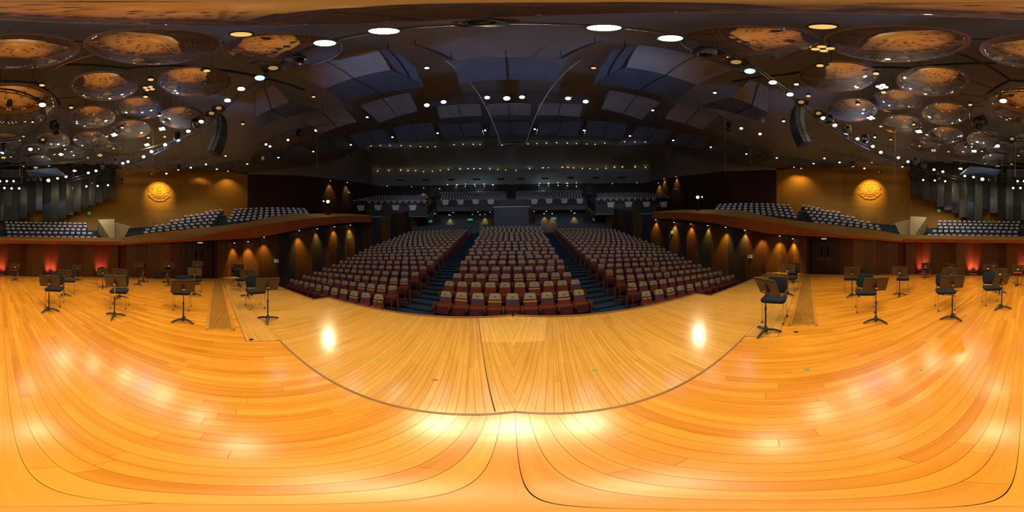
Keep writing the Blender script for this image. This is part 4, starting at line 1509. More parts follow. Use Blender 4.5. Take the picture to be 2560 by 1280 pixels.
# ================================================================ MUSIC STANDS
def stand_base():
    mb = MB()
    mb.lathe([(0.035,0.03), (0.04,0.045), (0.032,0.10), (0.022,0.13)], 12)
    hub = mb.data('hub', 'black_cast', smooth=True)
    feet = []
    for k in range(3):
        a = rad(90+120*k)
        d = V((cos(a), sin(a), 0))
        mb = MB()
        pts = [d*0.02+V((0,0,0.07)), d*0.08+V((0,0,0.068)), d*0.15+V((0,0,0.055)), d*0.21+V((0,0,0.034)), d*0.255+V((0,0,0.014))]
        mb.tube(pts, [0.026,0.025,0.022,0.019,0.013], 8)
        feet.append(('foot', mb.data('foot', 'black_cast', smooth=True), []))
    return [('hub', hub, [])]+feet
SB = stand_base()
STANDS = [  # base pixel, desk centre pixel, turn of the desk, worn?, words
    ((1914,832),(1915.6,718.5),-48,0,'beside the right floor vent, nearest the conductor'), ((1969,738),(1968,672),0,1,'second along the right floor vent'), ((1986,707),(1985,665),0,0,'last along the right floor vent'),
    ((2130,742),(2130.8,680),0,0,'before the right side wall, behind the front chair'), ((2189.6,804.8),(2192.8,712.7),22,0,'in front of the right stage door'), ((2248.5,740),(2250.7,678),-5,0,'alone in mid stage before the right side wall'),
    ((2313.8,695.7),(2314,663.5),-4,0,'by the right-hand red lit niche'), ((2380.5,797.4),(2383.8,706),14,0,'with scratched back, front of the right rear group'), ((2376,697),(2376,664.5),0,0,'by the back wall between the right niches'),
    ((2374.6,738.7),(2376.5,681),5,0,'second row of the right rear group'), ((2504.2,772),(2505.7,701),40,0,'strongly turned, before the middle niche'), ((2499.3,735),(2500,681),0,0,'half hidden in the right middle group'),
    ((2470,706),(2470.8,669),-4,0,'low, right of the middle niche'), ((2484,697),(2483.7,662),0,0,'by the back wall right of the middle niche'), ((2544.3,715),(2544,670.4),0,0,'right of the stage middle line'),
    ((37,702),(37,665),0,0,'by the middle red lit niche'), ((122,777.8),(122,703.3),-10,0,'front of the left rear group'), ((159.5,740.6),(159.5,685.7),-8,0,'second row of the left rear group'),
    ((192.5,702),(191.5,668.8),0,0,'by the back wall between the left niches'), ((256.5,721),(256.8,679),0,0,'before the left-hand red lit niche'), ((286,792.6),(287,704),-20,1,'with worn desk, front of the left middle group'),
    ((299.4,745.5),(300,684),0,0,'behind the worn desk of the left middle group'), ((346,712.8),(346,661),-4,0,'tall, before the first bass stool'), ((421.9,715),(420.3,661.7),2,0,'tall, before the second bass stool'),
    ((458.3,804.2),(458.8,716.7),11,0,'front, left of the left floor vent'), ((486,739.4),(485.3,680),-10,1,'with scuffed desk near the left stage door'), ((493,712),(490,659.7),0,1,'tall scuffed one before the left stage door'),
    ((669.6,801.6),(668,712),15,0,'beside the left floor vent, nearest the conductor'), ((618.7,742.5),(618.7,685),4,0,'second along the left floor vent'), ((597,717),(597.4,668.7),0,0,'last along the left floor vent')]
for bp, dp, turn, worn, desc in STANDS:
    base = on_z(*bp, 0)
    view = V((base.x, base.y, 0)).normalized()
    rgt = V((view.y, -view.x, 0))
    r_ = V((base.x, base.y)).length
    zc = at_r(dp[0], dp[1], r_-0.02).z               # desk centre height
    nb = (-view*cos(rad(turn))+rgt*sin(rad(turn)))    # back of the desk looks this way
    o = thing('music_stand', 'black music stand '+desc, 'music stand', base, math.atan2(nb.x, -nb.y), 'music stands')
    sub = thing  # noqa
    spin = rnd.uniform(0, 2*pi)
    for nme, me, _ in SB:
        p = ob(nme, me, o)
        p.rotation_euler.z = spin
    zt = zc-0.06
    MB().cyl((0,0,0.10), (0,0,zt-0.30), 0.0135, n=10).build('pole', 'black_steel', o, smooth=True)
    MB().cyl((0,0,zt-0.30), (0,0,zt), 0.0095, n=8).build('inner_tube', 'chrome' if worn else 'black_steel', o, smooth=True)
    k = MB().cyl((0,0,zt-0.32), (0,0,zt-0.27), 0.019, n=10)
    k.build('clutch', 'black_cast', o)
    k = MB().cyl((-0.03,-0.01,zt), (0.03,-0.01,zt), 0.016, n=8)
    k.build('tilt_knob', 'chrome', o)
    Rt = Matrix.Translation((0,0.03,zc)) @ Matrix.Rotation(rad(28), 4, 'X')
    mb = MB(); mb.M = Rt
    mb.box((0,0,0), (0.50,0.004,0.325))
    for zz in (0.115, 0.135):
        mb.box((0,-0.004,zz), (0.50,0.004,0.004))
    mb.box((0,0.03,-0.16), (0.50,0.06,0.004))
    mb.box((0,-0.003,0.161), (0.50,0.010,0.006))
    mb.build('desk', 'desk_worn' if worn else 'desk_black', o)
    mb = MB(); mb.M = Rt
    mb.box((0,-0.016,-0.02), (0.032,0.026,0.15))
    mb.build('desk_bracket', 'black_steel', o)

# ================================================================ BASS STOOLS, FLOOR BOXES
for (bx, by), lab, (spx, spy) in (((357.5,705),'tall black bass stool with backrest, by the left side wall corner',(357,672)), ((418.8,706.6),'tall black bass stool with backrest, near the floor box and left door',(418.4,678))):
    b = on_z(bx, by, 0)
    zs = at_r(spx, spy, V((b.x,b.y)).length).z
    rz = facing(b, (0,0,0))
    o = thing('bass_stool', lab, 'stool', b, rz, 'bass stools')
    MB().cyl((0,0,0.05), (0,0,0.35), 0.03, n=10).build('column', 'black_cast', o, smooth=True)
    MB().cyl((0,0,0.35), (0,0,zs-0.05), 0.018, n=10).build('gas_lift', 'chrome', o, smooth=True)
    for k in range(5):
        a = 2*pi*k/5
        d = V((cos(a), sin(a), 0))
        MB().bar(V((0,0,0.08)), d*0.30+V((0,0,0.035)), 0.04, 0.03).build('leg', 'black_cast', o)
        MB().cyl(d*0.30+V((0,0,0.0)), d*0.30+V((0,0,0.04)), 0.022, n=8).build('glide', 'rubber', o)
    MB().tube([V((0.19*cos(2*pi*k/16), 0.19*sin(2*pi*k/16), 0.27)) for k in range(17)], 0.01, 6).build('foot_ring', 'chrome', o, smooth=True)
    MB().lathe([(0.15,zs-0.055), (0.20,zs-0.04), (0.205,zs-0.015), (0.18,zs+0.005), (0.0,zs+0.01)], 16).build('seat', 'chair_cloth', o, smooth=True)
    MB().tube([(0,0.16,zs-0.04), (0,0.24,zs+0.0), (0,0.25,zs+0.14)], 0.012, 6).build('back_upright', 'black_steel', o)
    mb = MB(); mb.M = Matrix.Translation((0,0.24,zs+0.17)) @ Matrix.Rotation(rad(90), 4, 'X')
    mb.pad((0,0,0), (0.36,0.20,0.05), 0.09, 0.012, 4)
    mb.build('backrest', 'chair_cloth', o, smooth=True)
for (bx, by), lab in (((396.5,696),'black floor speaker box with a small lamp by the left side wall'), ((2167,687.5),'black floor speaker box with a small lamp by the right side wall')):
    b = on_z(bx, by, 0)
    o = thing('floor_box', lab, 'speaker box', b, facing(b, (0,0,0)))
    mb = MB().loft([(0,0,0,0.50,0.34,0.02), (0.22,0,0.02,0.50,0.30,0.02), (0.27,0,0.05,0.46,0.2,0.02)], 2)
    mb.build('case', 'array_black', o)
    MB().box((0,-0.168,0.11), (0.42,0.006,0.17), Matrix.Rotation(rad(-4),3,'X')).build('grill', 'black_steel', o)
    sx = 1 if bx < 1000 else -1
    l = MB().tube([(sx*0.15,0.05,0.26), (sx*0.22,0.05,0.36), (sx*0.30,0.02,0.40)], 0.014, 6).build('lamp_arm', 'black_steel', o)
    MB().cyl((sx*0.28,0.0,0.42), (sx*0.36,-0.06,0.36), 0.05, n=10).build('lamp_head', 'black_cast', o)

# ================================================================ SAUCER REFLECTORS
DISC_Z = 11.2
def disc_parts(d, sag):
    r = d/2
    Rc = (r*r+sag*sag)/(2*sag)
    prof = []
    for i in range(13):
        rr = r*i/12
        prof.append((rr, -math.sqrt(max(0, Rc*Rc-rr*rr))+Rc-sag))
    shell = MB().lathe([(0.0, prof[0][1])]+prof[1:], 48)
    sh = shell.data('shell', 'disc_resin', smooth='all')
    rim = MB()
    rim.tube([V((r*cos(2*pi*k/48), r*sin(2*pi*k/48), 0.01)) for k in range(49)], 0.016, 6)
    top = MB().lathe([(r-0.01,0.02), (r*0.6,0.06), (0.0,0.08)], 32)
    return [('shell', sh, []), ('rim', rim.data('rim', 'disc_rim', smooth='all'), []), ('back_plate', top.data('back_plate', 'black_steel'), [])]
DP, DBIG = disc_parts(2.4, 0.30), disc_parts(3.36, 0.42)
rodm = {}
DISCS = [(44.5,131),(381,119),(706,128),(260,218),(486,207),(231,295),(347,274),(455,297),(329,326),(226,352),(132,354),(270,373),(83,379),(182,383),(96,405),(12,356),(12,392),
         (2243,112),(1876,110),(2332,206),(2097,194),(2363,287),(2241,256),(2130,278),(2256,315),(2362,341),(2460,351),(2313,363),(2503,374),(2414,373),(2487,401)]
def add_disc(p, parts, label, group):
    o = thing('saucer_reflector', label, 'reflector', p, rnd.uniform(0, 6), group)
    instance(parts, o)
    az = math.degrees(math.atan2(p.x, p.y))
    for k in range(3):
        a = 2*pi*k/3
        q = V((0.75*cos(a), 0.75*sin(a), 0.05))
        h = ceil_z(az, V((p.x,p.y)).length)-p.z
        MB().cyl(q, V((q.x, q.y, h)), 0.008, n=5).build('suspension_rod', 'beam_steel', o)
    return o
placed = [pol(-105, 0.30, DISC_Z)]
for px, py in DISCS:
    for dz in (0, 0.5, -0.45, 0.95, -0.9, 1.4):      # saucers that would touch hang at another height
        p = on_z(px, py, DISC_Z+dz-0.05)
        p.z = DISC_Z+dz
        if all(V((p.x-q.x, p.y-q.y)).length > 2.44 or abs(p.z-q.z) > 0.42 for q in placed):
            break
    placed.append(p)
    r_ = V((p.x, p.y)).length
    zone = 'in the ring closest around the conductor' if r_ < 4.2 else ('in the middle ring above the orchestra' if r_ < 9 else 'in the far cluster before the choir')
    sd = 'on the middle line' if abs(p.x) < 0.9 else ('towards the left crest wall' if p.x < 0 else 'towards the right crest wall')
    add_disc(p, DP, 'glossy brown saucer reflector %s, %s' % (zone, sd), 'saucer reflectors %s %s' % (zone, sd))
add_disc(pol(-105, 0.30, DISC_Z), DP, 'glossy brown saucer reflector hung straight above the conductor', None)
p = on_z(28, 268, CAM_H+8.0)
add_disc(p, DBIG, 'largest glossy saucer reflector, hung above the small ring truss', None)

# ================================================================ STEEL BEAMS AND TRUSSES
def pix_line(L_, z):
    return [on_z(x, y, z) for x, y in L_]
def beam(L_, z, r, label, mat='beam_steel', square=False):
    P = pix_line(L_, z) if not isinstance(L_[0], Vector) else L_
    c = P[len(P)//2]
    mb = MB().tube([q-c for q in P], r, 4 if square else 6)
    o = tag(mb.build('ceiling_beam', mat), label, 'beam')
    o.location = c
beam([(2525-2560,201),(0,203),(86,206),(141,247),(148,262)], 11.75, 0.10, 'bent dark steel beam of the octagon frame, left half', square=True)
beam([(86+2560-2560,206),(160,160),(236,136)], 11.9, 0.05, 'pale slanted tie bar between two saucers, left', 'disc_rim')
beam([(160,161),(230,163),(315,172),(450,165),(560,176),(660,195),(760,225)], 12.6, 0.10, 'long curved dark ceiling beam above the left saucers', square=True)
beam([(2525,201),(2460,241),(2467,250)], 11.75, 0.10, 'bent dark steel beam of the octagon frame, right half', square=True)
beam([(2388,132),(2460,160),(2525,200)], 11.9, 0.06, 'dark slanted tie beam between two saucers, right', square=True)
beam([(1830,205),(1960,187),(2100,173),(2280,171),(2400,160),(2490,158)], 12.6, 0.10, 'long curved dark ceiling beam above the right saucers', square=True)
beam([(0,415.5),(110,412),(175,406),(220,400),(328,384),(420,358),(500,330)], 10.4, 0.075, 'bent black pipe crossing behind the saucers, left')
beam([(2160,345),(2215,362),(2345,393),(2415,404),(2470,413),(2560,415.5)], 10.4, 0.075, 'bent black pipe crossing behind the saucers, right')
for L_, z, w in [([(141,246),(192,244)], 11.5,'left'), ([(118,225),(172,210)], 11.6,'left'), ([(143,268),(196,273)], 11.5,'left'), ([(120,288),(180,310)], 11.3,'left'), ([(96,306),(124,325)], 11.2,'left'), ([(60,318),(78,352)], 11.2,'left'),
                 ([(2460,242),(2400,236)], 11.5,'right'), ([(2487,222),(2427,203)], 11.6,'right'), ([(2460,264),(2408,267)], 11.5,'right'), ([(2448,291),(2416,302)], 11.3,'right'), ([(2500,302),(2468,322)], 11.2,'right'), ([(2530,318),(2505,352)], 11.2,'right'),
                 ([(548,107),(575,105)], 12.3,'left'), ([(175,103),(217,105)], 12.3,'left'), ([(2416,98),(2490,98)], 12.3,'right'), ([(2030,94),(2080,92)], 12.3,'right')]:
    beam(L_, z, 0.035, 'short dark tie bar linking saucers and frame, %s of the ring' % w)
def truss(pts, label, closed=False, half=0.16, r=0.028, step=0.55, rung_r=0.014):
    """two chords with rungs, one thing"""
    n = len(pts)
    c = pts[n//2].copy()
    o = thing('lighting_truss', label, 'truss', c)
    up = V((0,0,half))
    for s in (-1, 1):
        q = [p-c+up*s for p in pts]
        if closed: q.append(q[0])
        MB().tube(q, r, 6).build('chord', 'truss_alu', o, smooth=True)
    mb = MB()
    L_ = pts+([pts[0]] if closed else [])
    me = MB().cyl((0,0,-half), (0,0,half), rung_r, n=5).data('rung', 'truss_alu')
    for a, b in zip(L_, L_[1:]):
        k = max(1, int((b-a).length/step))
        for i in range(k):
            rg = ob('rung', me, o)
            rg.location = a.lerp(b, i/k)-c
    return o
def spline(P, n=6, closed=False):
    out = []
    m = len(P)
    rng = range(m if closed else m-1)
    for i in rng:
        q = [P[(i+k) % m] if closed else P[min(max(i+k,0),m-1)] for k in (-1,0,1,2)]
        for k in range(n):
            t = k/n
            a, b, c, d = q
            out.append(0.5*((2*b)+(c-a)*t+(2*a-5*b+4*c-d)*t*t+(3*b-a-3*c+d)*t**3))
    if not closed:
        out.append(P[-1])
    return out
TZ = CAM_H+8.0
half_oval = [V((x*8, y*8, TZ)) for x, y in ((0,0.145),(-0.27,0.10),(-0.53,0.0),(-0.80,-0.20),(-0.97,-0.42),(-1.07,-0.74),(-1.08,-1.09),(-0.98,-1.48),(-0.74,-1.88))]
oval = [mirx(p) for p in half_oval[1:]][::-1]+half_oval
truss(spline(oval, 5), 'great horseshoe lighting truss hung over the stage')
c = on_z(13, 280, CAM_H+7.6); c = V((0.25, -6.75, CAM_H+7.6))
truss([c+V((2.05*cos(2*pi*k/40), 2.05*sin(2*pi*k/40), 0)) for k in range(40)], 'small ring truss around the largest saucer reflector', closed=True, half=0.13, step=0.6)
LADDERS = [([(385,428),(520,393)], 15.2, 'lamp ladder bar before the left crest wall'), ([(183,456),(309,443)], 14.4, 'lamp ladder bar before the left choir boards'),
           ([(2050,378),(2205,413)], 15.2, 'lamp ladder bar before the right crest wall'), ([(2270,428),(2400,441)], 14.4, 'lamp ladder bar before the right choir boards'),
           ([(2505,437),(2560,440),(2628,438)], 14.0, 'upper ladder of the double lamp bar above the choir middle'), ([(2525,456),(2560,458),(2615,457)], 13.9, 'lower ladder of the double lamp bar above the choir middle'),
           ([(650,361),(845,302)], 13.0, 'short lamp truss over the left stalls'), ([(1690,270),(1910,334)], 13.0, 'short lamp truss over the right stalls'),
           ([(1062,258),(1470,250)], 9.6, 'front lighting bridge over the stalls')]
for L_, r_, lab in LADDERS:
    P = [at_r(x, y, r_) for x, y in L_]
    z = sum(p.z for p in P)/len(P)
    P = [on_z(x, y, z) for x, y in L_]
    tr = truss(P, lab, half=0.15 if r_ > 10 else 0.2, step=0.5)
    for k, p in enumerate((P[0], P[-1])):
        az = math.degrees(math.atan2(p.x, p.y))
        zc_ = ceil_z(az, min(V((p.x,p.y)).length, ceil_edge(az)[0]))
        o = MB().cyl((0,0,0.15), (0,0,max(0.5, zc_-p.z-0.02)), 0.012, n=5).build('hanging_wire', 'cable_grey', tr)
        o.location = p-tr.location

# ================================================================ LAMPS
def aim(o, loc, target, scale=1.0):
    q = (V(target)-V(loc)).to_track_quat('-Z', 'Y')
    o.location = loc
    o.rotation_mode = 'QUATERNION'
    o.rotation_quaternion = q
    o.scale = (scale,)*3
LM = {}
def lens_mesh(r, mat, z=-0.002, n=16):
    k = (r, mat, z)
    if k not in LM:
        LM[k] = MB().lathe([(r, z), (r*0.6, z-r*0.10), (0.0, z-r*0.13)], n).data('lens', mat, smooth='all')
    return LM[k]
_c = MB()
_c.lathe([(0.115,-0.01), (0.12,0.0), (0.118,0.16), (0.075,0.27), (0.03,0.29)], 14)
M_CAN = _c.data('housing', 'black_steel', smooth=True)
M_YOKE = MB().tube([(-0.13,0,0.10), (-0.14,0,0.22), (-0.12,0,0.36), (0.12,0,0.36), (0.14,0,0.22), (0.13,0,0.10)], 0.010, 5).data('yoke', 'black_steel')
M_CLAMP = MB().box((0,0,0.40), (0.05,0.05,0.09)).data('clamp', 'black_steel')
_c = MB().loft([(-0.02,0,0,0.28,0.28,0.05), (0.20,0,0,0.26,0.26,0.05), (0.26,0,0,0.18,0.18,0.05)], 2)
M_BOX = _c.data('housing', 'black_steel', smooth=True)
doors = []
for k in range(4):
    a = pi/2*k
    R4 = Matrix.Rotation(a, 4, 'Z') @ Matrix.Translation((0.14,0,-0.02)) @ Matrix.Rotation(rad(-35), 4, 'Y')
    mb = MB(); mb.M = R4
    mb.poly([(0,-0.12,0), (0,0.12,0), (0,0.16,-0.15), (0,-0.16,-0.15)], (0.004,0,0))
    doors.append(mb.data('barn_door', 'truss_alu'))
M_MBASE = MB().loft([(0.42,0,0,0.30,0.24,0.03), (0.52,0,0,0.32,0.26,0.03), (0.56,0,0,0.26,0.2,0.03)], 2).data('base', 'black_steel')
M_MARM = [MB().loft([(-0.02,s*0.19,0,0.06,0.10,0.02), (0.20,s*0.19,0,0.07,0.16,0.02), (0.42,s*0.12,0,0.10,0.18,0.02)], 2).data('arm', 'black_steel') for s in (-1,1)]
M_HEAD = MB().lathe([(0.115,-0.13), (0.135,-0.11), (0.145,0.05), (0.11,0.20), (0.05,0.24)], 14).data('head', 'array_black', smooth=True)
M_STEM = MB().cyl((0,0,0.20), (0,0,0.9), 0.008, n=5).data('stem', 'black_steel')
M_PEND = MB().lathe([(0.10,-0.01), (0.105,0.0), (0.105,0.20), (0.06,0.22), (0.02,0.26)], 14).data('housing', 'black_steel', smooth=True)
M_PROF = MB().lathe([(0.085,-0.04), (0.09,0.0), (0.075,0.06), (0.08,0.30), (0.10,0.32), (0.10,0.50), (0.04,0.56)], 12).data('housing', 'black_steel', smooth=True)
def lamp(kind, px, py, z=None, r=None, target=None, label='', group='', lens='lamp_white', scale=1.0):
    p = on_z(px, py, z) if r is None else at_r(px, py, r)
    o = thing('stage_lamp', label, 'lamp', p, 0, group)
    tg = target if target is not None else V((p.x*0.45, p.y*0.45-0.6, 0))
    if kind == 'par':
        o.name = 'stage_lamp'
        aim(o, p, tg, scale)
        ob('housing', M_CAN, o); ob('yoke', M_YOKE, o); ob('clamp', M_CLAMP, o); ob('lens', lens_mesh(0.105, lens, -0.012), o)
    elif kind == 'fresnel':
        o.name = 'barn_door_lamp'
        aim(o, p, tg, scale)
        ob('housing', M_BOX, o); ob('yoke', M_YOKE, o); ob('lens', lens_mesh(0.10, lens, -0.022), o)
        for d in doors: ob('barn_door', d, o)
    elif kind == 'moving':
        o.name = 'moving_head_lamp'
        o.location = p; o.scale = (scale,)*3
        o.rotation_euler.z = rnd.uniform(0, 6)
        ob('base', M_MBASE, o)
        for a in M_MARM: ob('arm', a, o)
        h = ob('head', M_HEAD, o)
        h.rotation_euler = (rad(rnd.uniform(-50,50)), 0, 0)
        ob('lens', lens_mesh(0.105, lens, -0.131), h)
    elif kind == 'pendant':
        o.name = 'pendant_lamp'
        o.location = p; o.scale = (scale,)*3
        ob('housing', M_PEND, o); ob('stem', M_STEM, o); ob('lens', lens_mesh(0.088, lens, -0.011), o)
    elif kind == 'cluster':
        o.name = 'cluster_lamp'
        o.location = p; o.scale = (scale,)*3
        o.rotation_euler = (0, 0, 0.3)
        for k in range(4):
            q = V((0.13*cos(pi/2*k+pi/4), 0.13*sin(pi/2*k+pi/4), 0))
            h = ob('housing', M_PEND, o); h.location = q; h.scale = (0.95,0.95,0.5)
            l = ob('lens', lens_mesh(0.088, lens if k != 3 or lens == 'lamp_amber' else 'lamp_amber', -0.011), h)
        MB().cyl((0,0,0.1), (0,0,0.9), 0.012, n=5).build('stem', 'black_steel', o)
        MB().box((0,0,0.13), (0.30,0.30,0.03)).build('bracket', 'black_steel', o)
    elif kind == 'profile':
        o.name = 'profile_spotlight'
        aim(o, p, tg, scale)
        ob('housing', M_PROF, o); ob('yoke', M_YOKE, o); ob('lens', lens_mesh(0.078, lens, -0.041), o)
    elif kind == 'down':
        o.name = 'ceiling_downlight'
        o.location = p; o.scale = (scale,)*3
        MB().lathe([(0.10,0.0), (0.11,0.01), (0.10,0.12), (0.03,0.14)], 12).build('housing', 'black_steel', o)
        ob('lens', lens_mesh(0.085, lens, -0.003, 12), o)
    return p
z_t = TZ-0.35
SIDES = lambda x: 'left' if x < 1280 else 'right'
# lit lamps on the horseshoe truss
LIT = [(603,222),(569,251),(503,304),(471,328),(413,362),(379,379),(320,404),(307,408),(240,427),(221,432),(165,442),(144,446),
       (1932,206),(1975,236),(2058,295),(2087,313),(2144,347),(2182,366),(2246,394),(2270,404),(2335,424),(2357,429),(2412,440),(2434,443)]
for i, (x, y) in enumerate(LIT):
    p = lamp('par', x, y, z_t, label='lit round black lamp on the %s arm of the horseshoe truss' % SIDES(x), group='lit lamps on the horseshoe truss, '+SIDES(x))
    if i % 2 == 0:
        spot('truss_spot', p+V((0,0,-0.12)), V((p.x*0.42, p.y*0.42-0.9, 0)), P_STAGE, WARM, 85, 0.8, 0.12)
for x, y in ((960,78),(812,108),(1510,70),(1676,96)):
    p = lamp('par', x, y, z_t, label='big bright lamp on the front bend of the horseshoe truss, %s' % SIDES(x), group='bright lamps on the front bend, '+SIDES(x), scale=1.35)
    spot('front_bend_spot', p+V((0,0,-0.16)), V((p.x*0.9, p.y*0.3-0.6, 0)), P_STAGE*0.55, WARM, 95, 0.8, 0.16)
for x, y in ((359,392),(2202,381)):
    lamp('par', x, y, z_t, target=V((0,0,3)), label='cyan lit drum lamp facing the stalls, %s truss arm' % SIDES(x), group='', lens='lamp_led', scale=1.2)
    q = on_z(x, y, z_t)
    spot('led_spill', q+V((0,0.3,-0.1)), V((q.x*0.3, 14, 11)), 700, (0.22,0.50,1.0), 140, 1.0, 0.1)
for x, y in ((121,451),(2456,448)):
    p = lamp('par', x, y, z_t-0.2, target=V((0,1,2)), label='dazzling blue-white lamp at the %s rear of the horseshoe truss' % SIDES(x), group='', lens='lamp_cyan', scale=1.5)
    bulb('blue_white_glow', p+(V((0,1,2))-p).normalized()*0.35, 45, (0.45,0.75,1.0), 0.12)
for x, y in ((650,195),(1874,178)):
    lamp('par', x, y, z_t, target=V((0,-4,1)), label='flat LED drum lamp glowing pale blue, %s front of the truss' % SIDES(x), group='', lens='lamp_led', scale=1.3)
    q = on_z(x, y, z_t)
    spot('led_spill', q+V((0,0.3,-0.1)), V((q.x*0.5, 16, 12)), 700, (0.22,0.50,1.0), 140, 1.0, 0.1)
for x, y in ((683,170),(1840,155),(547,270),(529,283),(2003,255),(2046,283)):
    lamp('fresnel', x, y, z_t, label='dark barn door lamp with amber lens on the %s truss arm' % SIDES(x), group='barn door lamps, '+SIDES(x), lens='lamp_dim', scale=1.05)
for x, y, ln in ((1212,58,'glass_dark'),(740,148,'glass_dark'),(443,348,'lamp_led'),(259,419,'glass_dark'),(290,410,'glass_dark'),(1768,132,'glass_dark'),(2117,330,'lamp_led'),(2163,352,'glass_dark'),(2290,408,'glass_dark'),(2310,417,'glass_dark'),(490,313,'glass_dark'),(2072,302,'glass_dark')):
    lamp('moving', x, y, z_t-0.1, label='%s moving head lamp hung from the %s truss arm' % ('blue glinting' if ln == 'lamp_led' else 'dark', SIDES(x)), group='moving heads on the truss, %s %s' % (ln, SIDES(x)), lens=ln, scale=1.1)
# ring truss
zr = CAM_H+7.3
for x, y in ((106,262),(76,373),(2508,252),(2494,365)):
    p = lamp('par', x, y, zr, label='bright lamp on the %s side of the small ring truss' % SIDES(x), group='bright lamps on the ring truss, '+SIDES(x), scale=1.1)
    spot('ring_spot', p+V((0,0,-0.14)), V((p.x*0.6, p.y*0.8, 0)), P_STAGE*0.9, WARM, 90, 0.8, 0.12)
for x, y in ((137,328),(2449,314)):
    lamp('moving', x, y, zr-0.2, label='large dark moving head at the %s edge of the ring truss' % SIDES(x), group='', lens='glass_dark', scale=1.5)
lamp('moving', 8, 378, zr-0.3, label='moving head with a blue ring lens at the back of the ring truss', group='', lens='lamp_led', scale=1.2)
lamp('profile', 23, 262, zr, target=V((0.3,-4.5,0)), label='black profile spotlight hanging inside the ring truss', group='', lens='glass_dark', scale=1.3)
for x, y in ((107,349),(2530,347)):
    lamp('fresnel', x, y, zr-0.1, label='small dark lens lamp at the %s rear of the ring truss' % SIDES(x), group='', lens='lamp_dim')
# side ladders
for x, y, k in ((416,434,'l'),(477,419,'l'),(515,411,'l'),(216,466,'l'),(244,465,'l'),(270,463,'l'),(2061,396,'l'),(2099,406,'l'),(2161,421,'l'),(2308,450,'l'),(2337,451,'l'),(2363,453,'l')):
    r_ = 15.1 if (370 < x < 530 or 2040 < x < 2210) else 14.3
    lamp('par', x, y, r=r_, label='small spot lamp on the %s ladder bar before the %s' % (SIDES(x), 'crest wall' if r_ > 15 else 'choir boards'), group='ladder bar lamps %s %s' % (SIDES(x), r_), lens='lamp_small', scale=0.8, target=V((at_r(x,y,r_).x*0.6, at_r(x,y,r_).y*0.6, 3)))
    q = at_r(x, y, r_)
    spot('ladder_spot', q+V((0,0,-0.15)), V((q.x*1.12, q.y*1.12, 3.0)), P_LADDER*0.5, (0.95,0.88,0.80), 120, 0.9, 0.1)
for x, y in ((379,434),(182,471),(230,458),(2198,430),(2348,447)):
    r_ = 15.1 if (370 < x < 530 or 2040 < x < 2210) else 14.3
    lamp('profile', x, y, r=r_, label='tilted black profile spotlight at the end of the %s ladder bar, %s' % (SIDES(x), 'crest wall' if r_ > 15 else 'choir'), group='profile spots %s %s' % (SIDES(x), r_), lens='lamp_dim', scale=0.8, target=V((at_r(x,y,r_).x*0.5+2, at_r(x,y,r_).y*0.5, 3)))
for x, y, ln in ((447,423,'lamp_led'),(303,457,'glass_dark'),(2131,414,'lamp_led'),(2276,442,'glass_dark')):
    r_ = 15.1 if (370 < x < 530 or 2040 < x < 2210) else 14.3
    lamp('moving', x, y, r=r_, label='black moving head on the %s ladder bar before the %s' % (SIDES(x), 'crest wall' if r_ > 15 else 'choir boards'), group='', lens=ln, scale=0.95)
for x, y in ((2544,453),(0,453),(17,453),(34,453),(11,470),(29,471),(48,471),(2533,470),(2551,470)):
    p = at_r(x, y, 13.9)
    lamp('par', x, y, r=13.9, target=V((p.x*0.3, -3, 1)), label='small lit lamp on the %s bar above the choir middle' % ('upper' if y < 460 else 'lower'), group='lamps above the choir middle %s' % (y < 460), lens='lamp_small', scale=0.9)
for x, y in ((52,456),(70,452),(85,451),(100,450),(2526,452),(2490,450),(2475,451)):
    lamp('moving', x, y, r=13.9, label='small dark moving head beside the lit lamps above the choir', group='dark moving heads above the choir', lens='glass_dark', scale=0.75)
# hanging house pendants among the saucers
PEND = [(105,213),(178,269),(377,199),(364,242),(517,177),(398,289),(607,310),(59,341),(306,319),(267,341),(371,344),(412,342),(284,371),(220,394),(179,379),(136,386),(27,392),(59,416),(122,415),(784,242),
        (2050,164),(2190,184),(2209,231),(2021,240),(2145,261),(2426,262),(2202,316),(2284,311),(2317,337),(2227,349),(2299,365),(2371,379),(2414,367),(2455,378),(2546,389),(2462,409),(2529,410),(1484,170)]
for x, y in PEND:
    lamp('pendant', x, y, 10.6 if 700 > x or x > 1900 else 14.0, label='black can pendant with a dim amber lens among the %s saucers' % SIDES(x) if 700 > x or x > 1900 else 'lone black can pendant with amber lens under the audience ceiling, %s' % SIDES(x),
         group='amber pendants %s' % (SIDES(x) if 700 > x or x > 1900 else 'audience'), lens='lamp_amber', scale=1.05)
for x, y in ((603,86),(2057,67)):
    lamp('pendant', x, y, 10.4, label='wide amber can pendant beside the front saucer, %s' % SIDES(x), group='', lens='lamp_amber', scale=1.5)
for x, y in ((372,221),(9,394),(89,419),(250,388),(2057,122),(2494,414),(2334,376)):
    lamp('cluster', x, y, 10.5, label='cluster of four dim amber cans on one stem among the %s saucers' % SIDES(x), group='amber four-lamp clusters '+SIDES(x), lens='lamp_amber')
for x, y in ((285,337),(405,322),(367,362),(152,386),(186,427),(2205,217),(2177,295),(2297,329),(2435,378),(2401,422)):
    lamp('cluster', x, y, 10.5, label='cluster of four brightly lit cans on one stem among the %s saucers' % SIDES(x), group='bright four-lamp clusters '+SIDES(x), lens='lamp_small')
    bulb('cluster_glow', on_z(x, y, 10.5)+V((0,0,-0.15)), 90, WARM, 0.12)
for x, y in ((1991,211),(1959,303),(2187,343),(918,293),(1632,276),(1067,170),(1787,232)):
    p = lamp('pendant', x, y, 12.5 if x > 1900 else 15.0, label='small brightly lit can pendant under the ceiling, %s side' % SIDES(x), group='bright small pendants '+SIDES(x), lens='lamp_white')
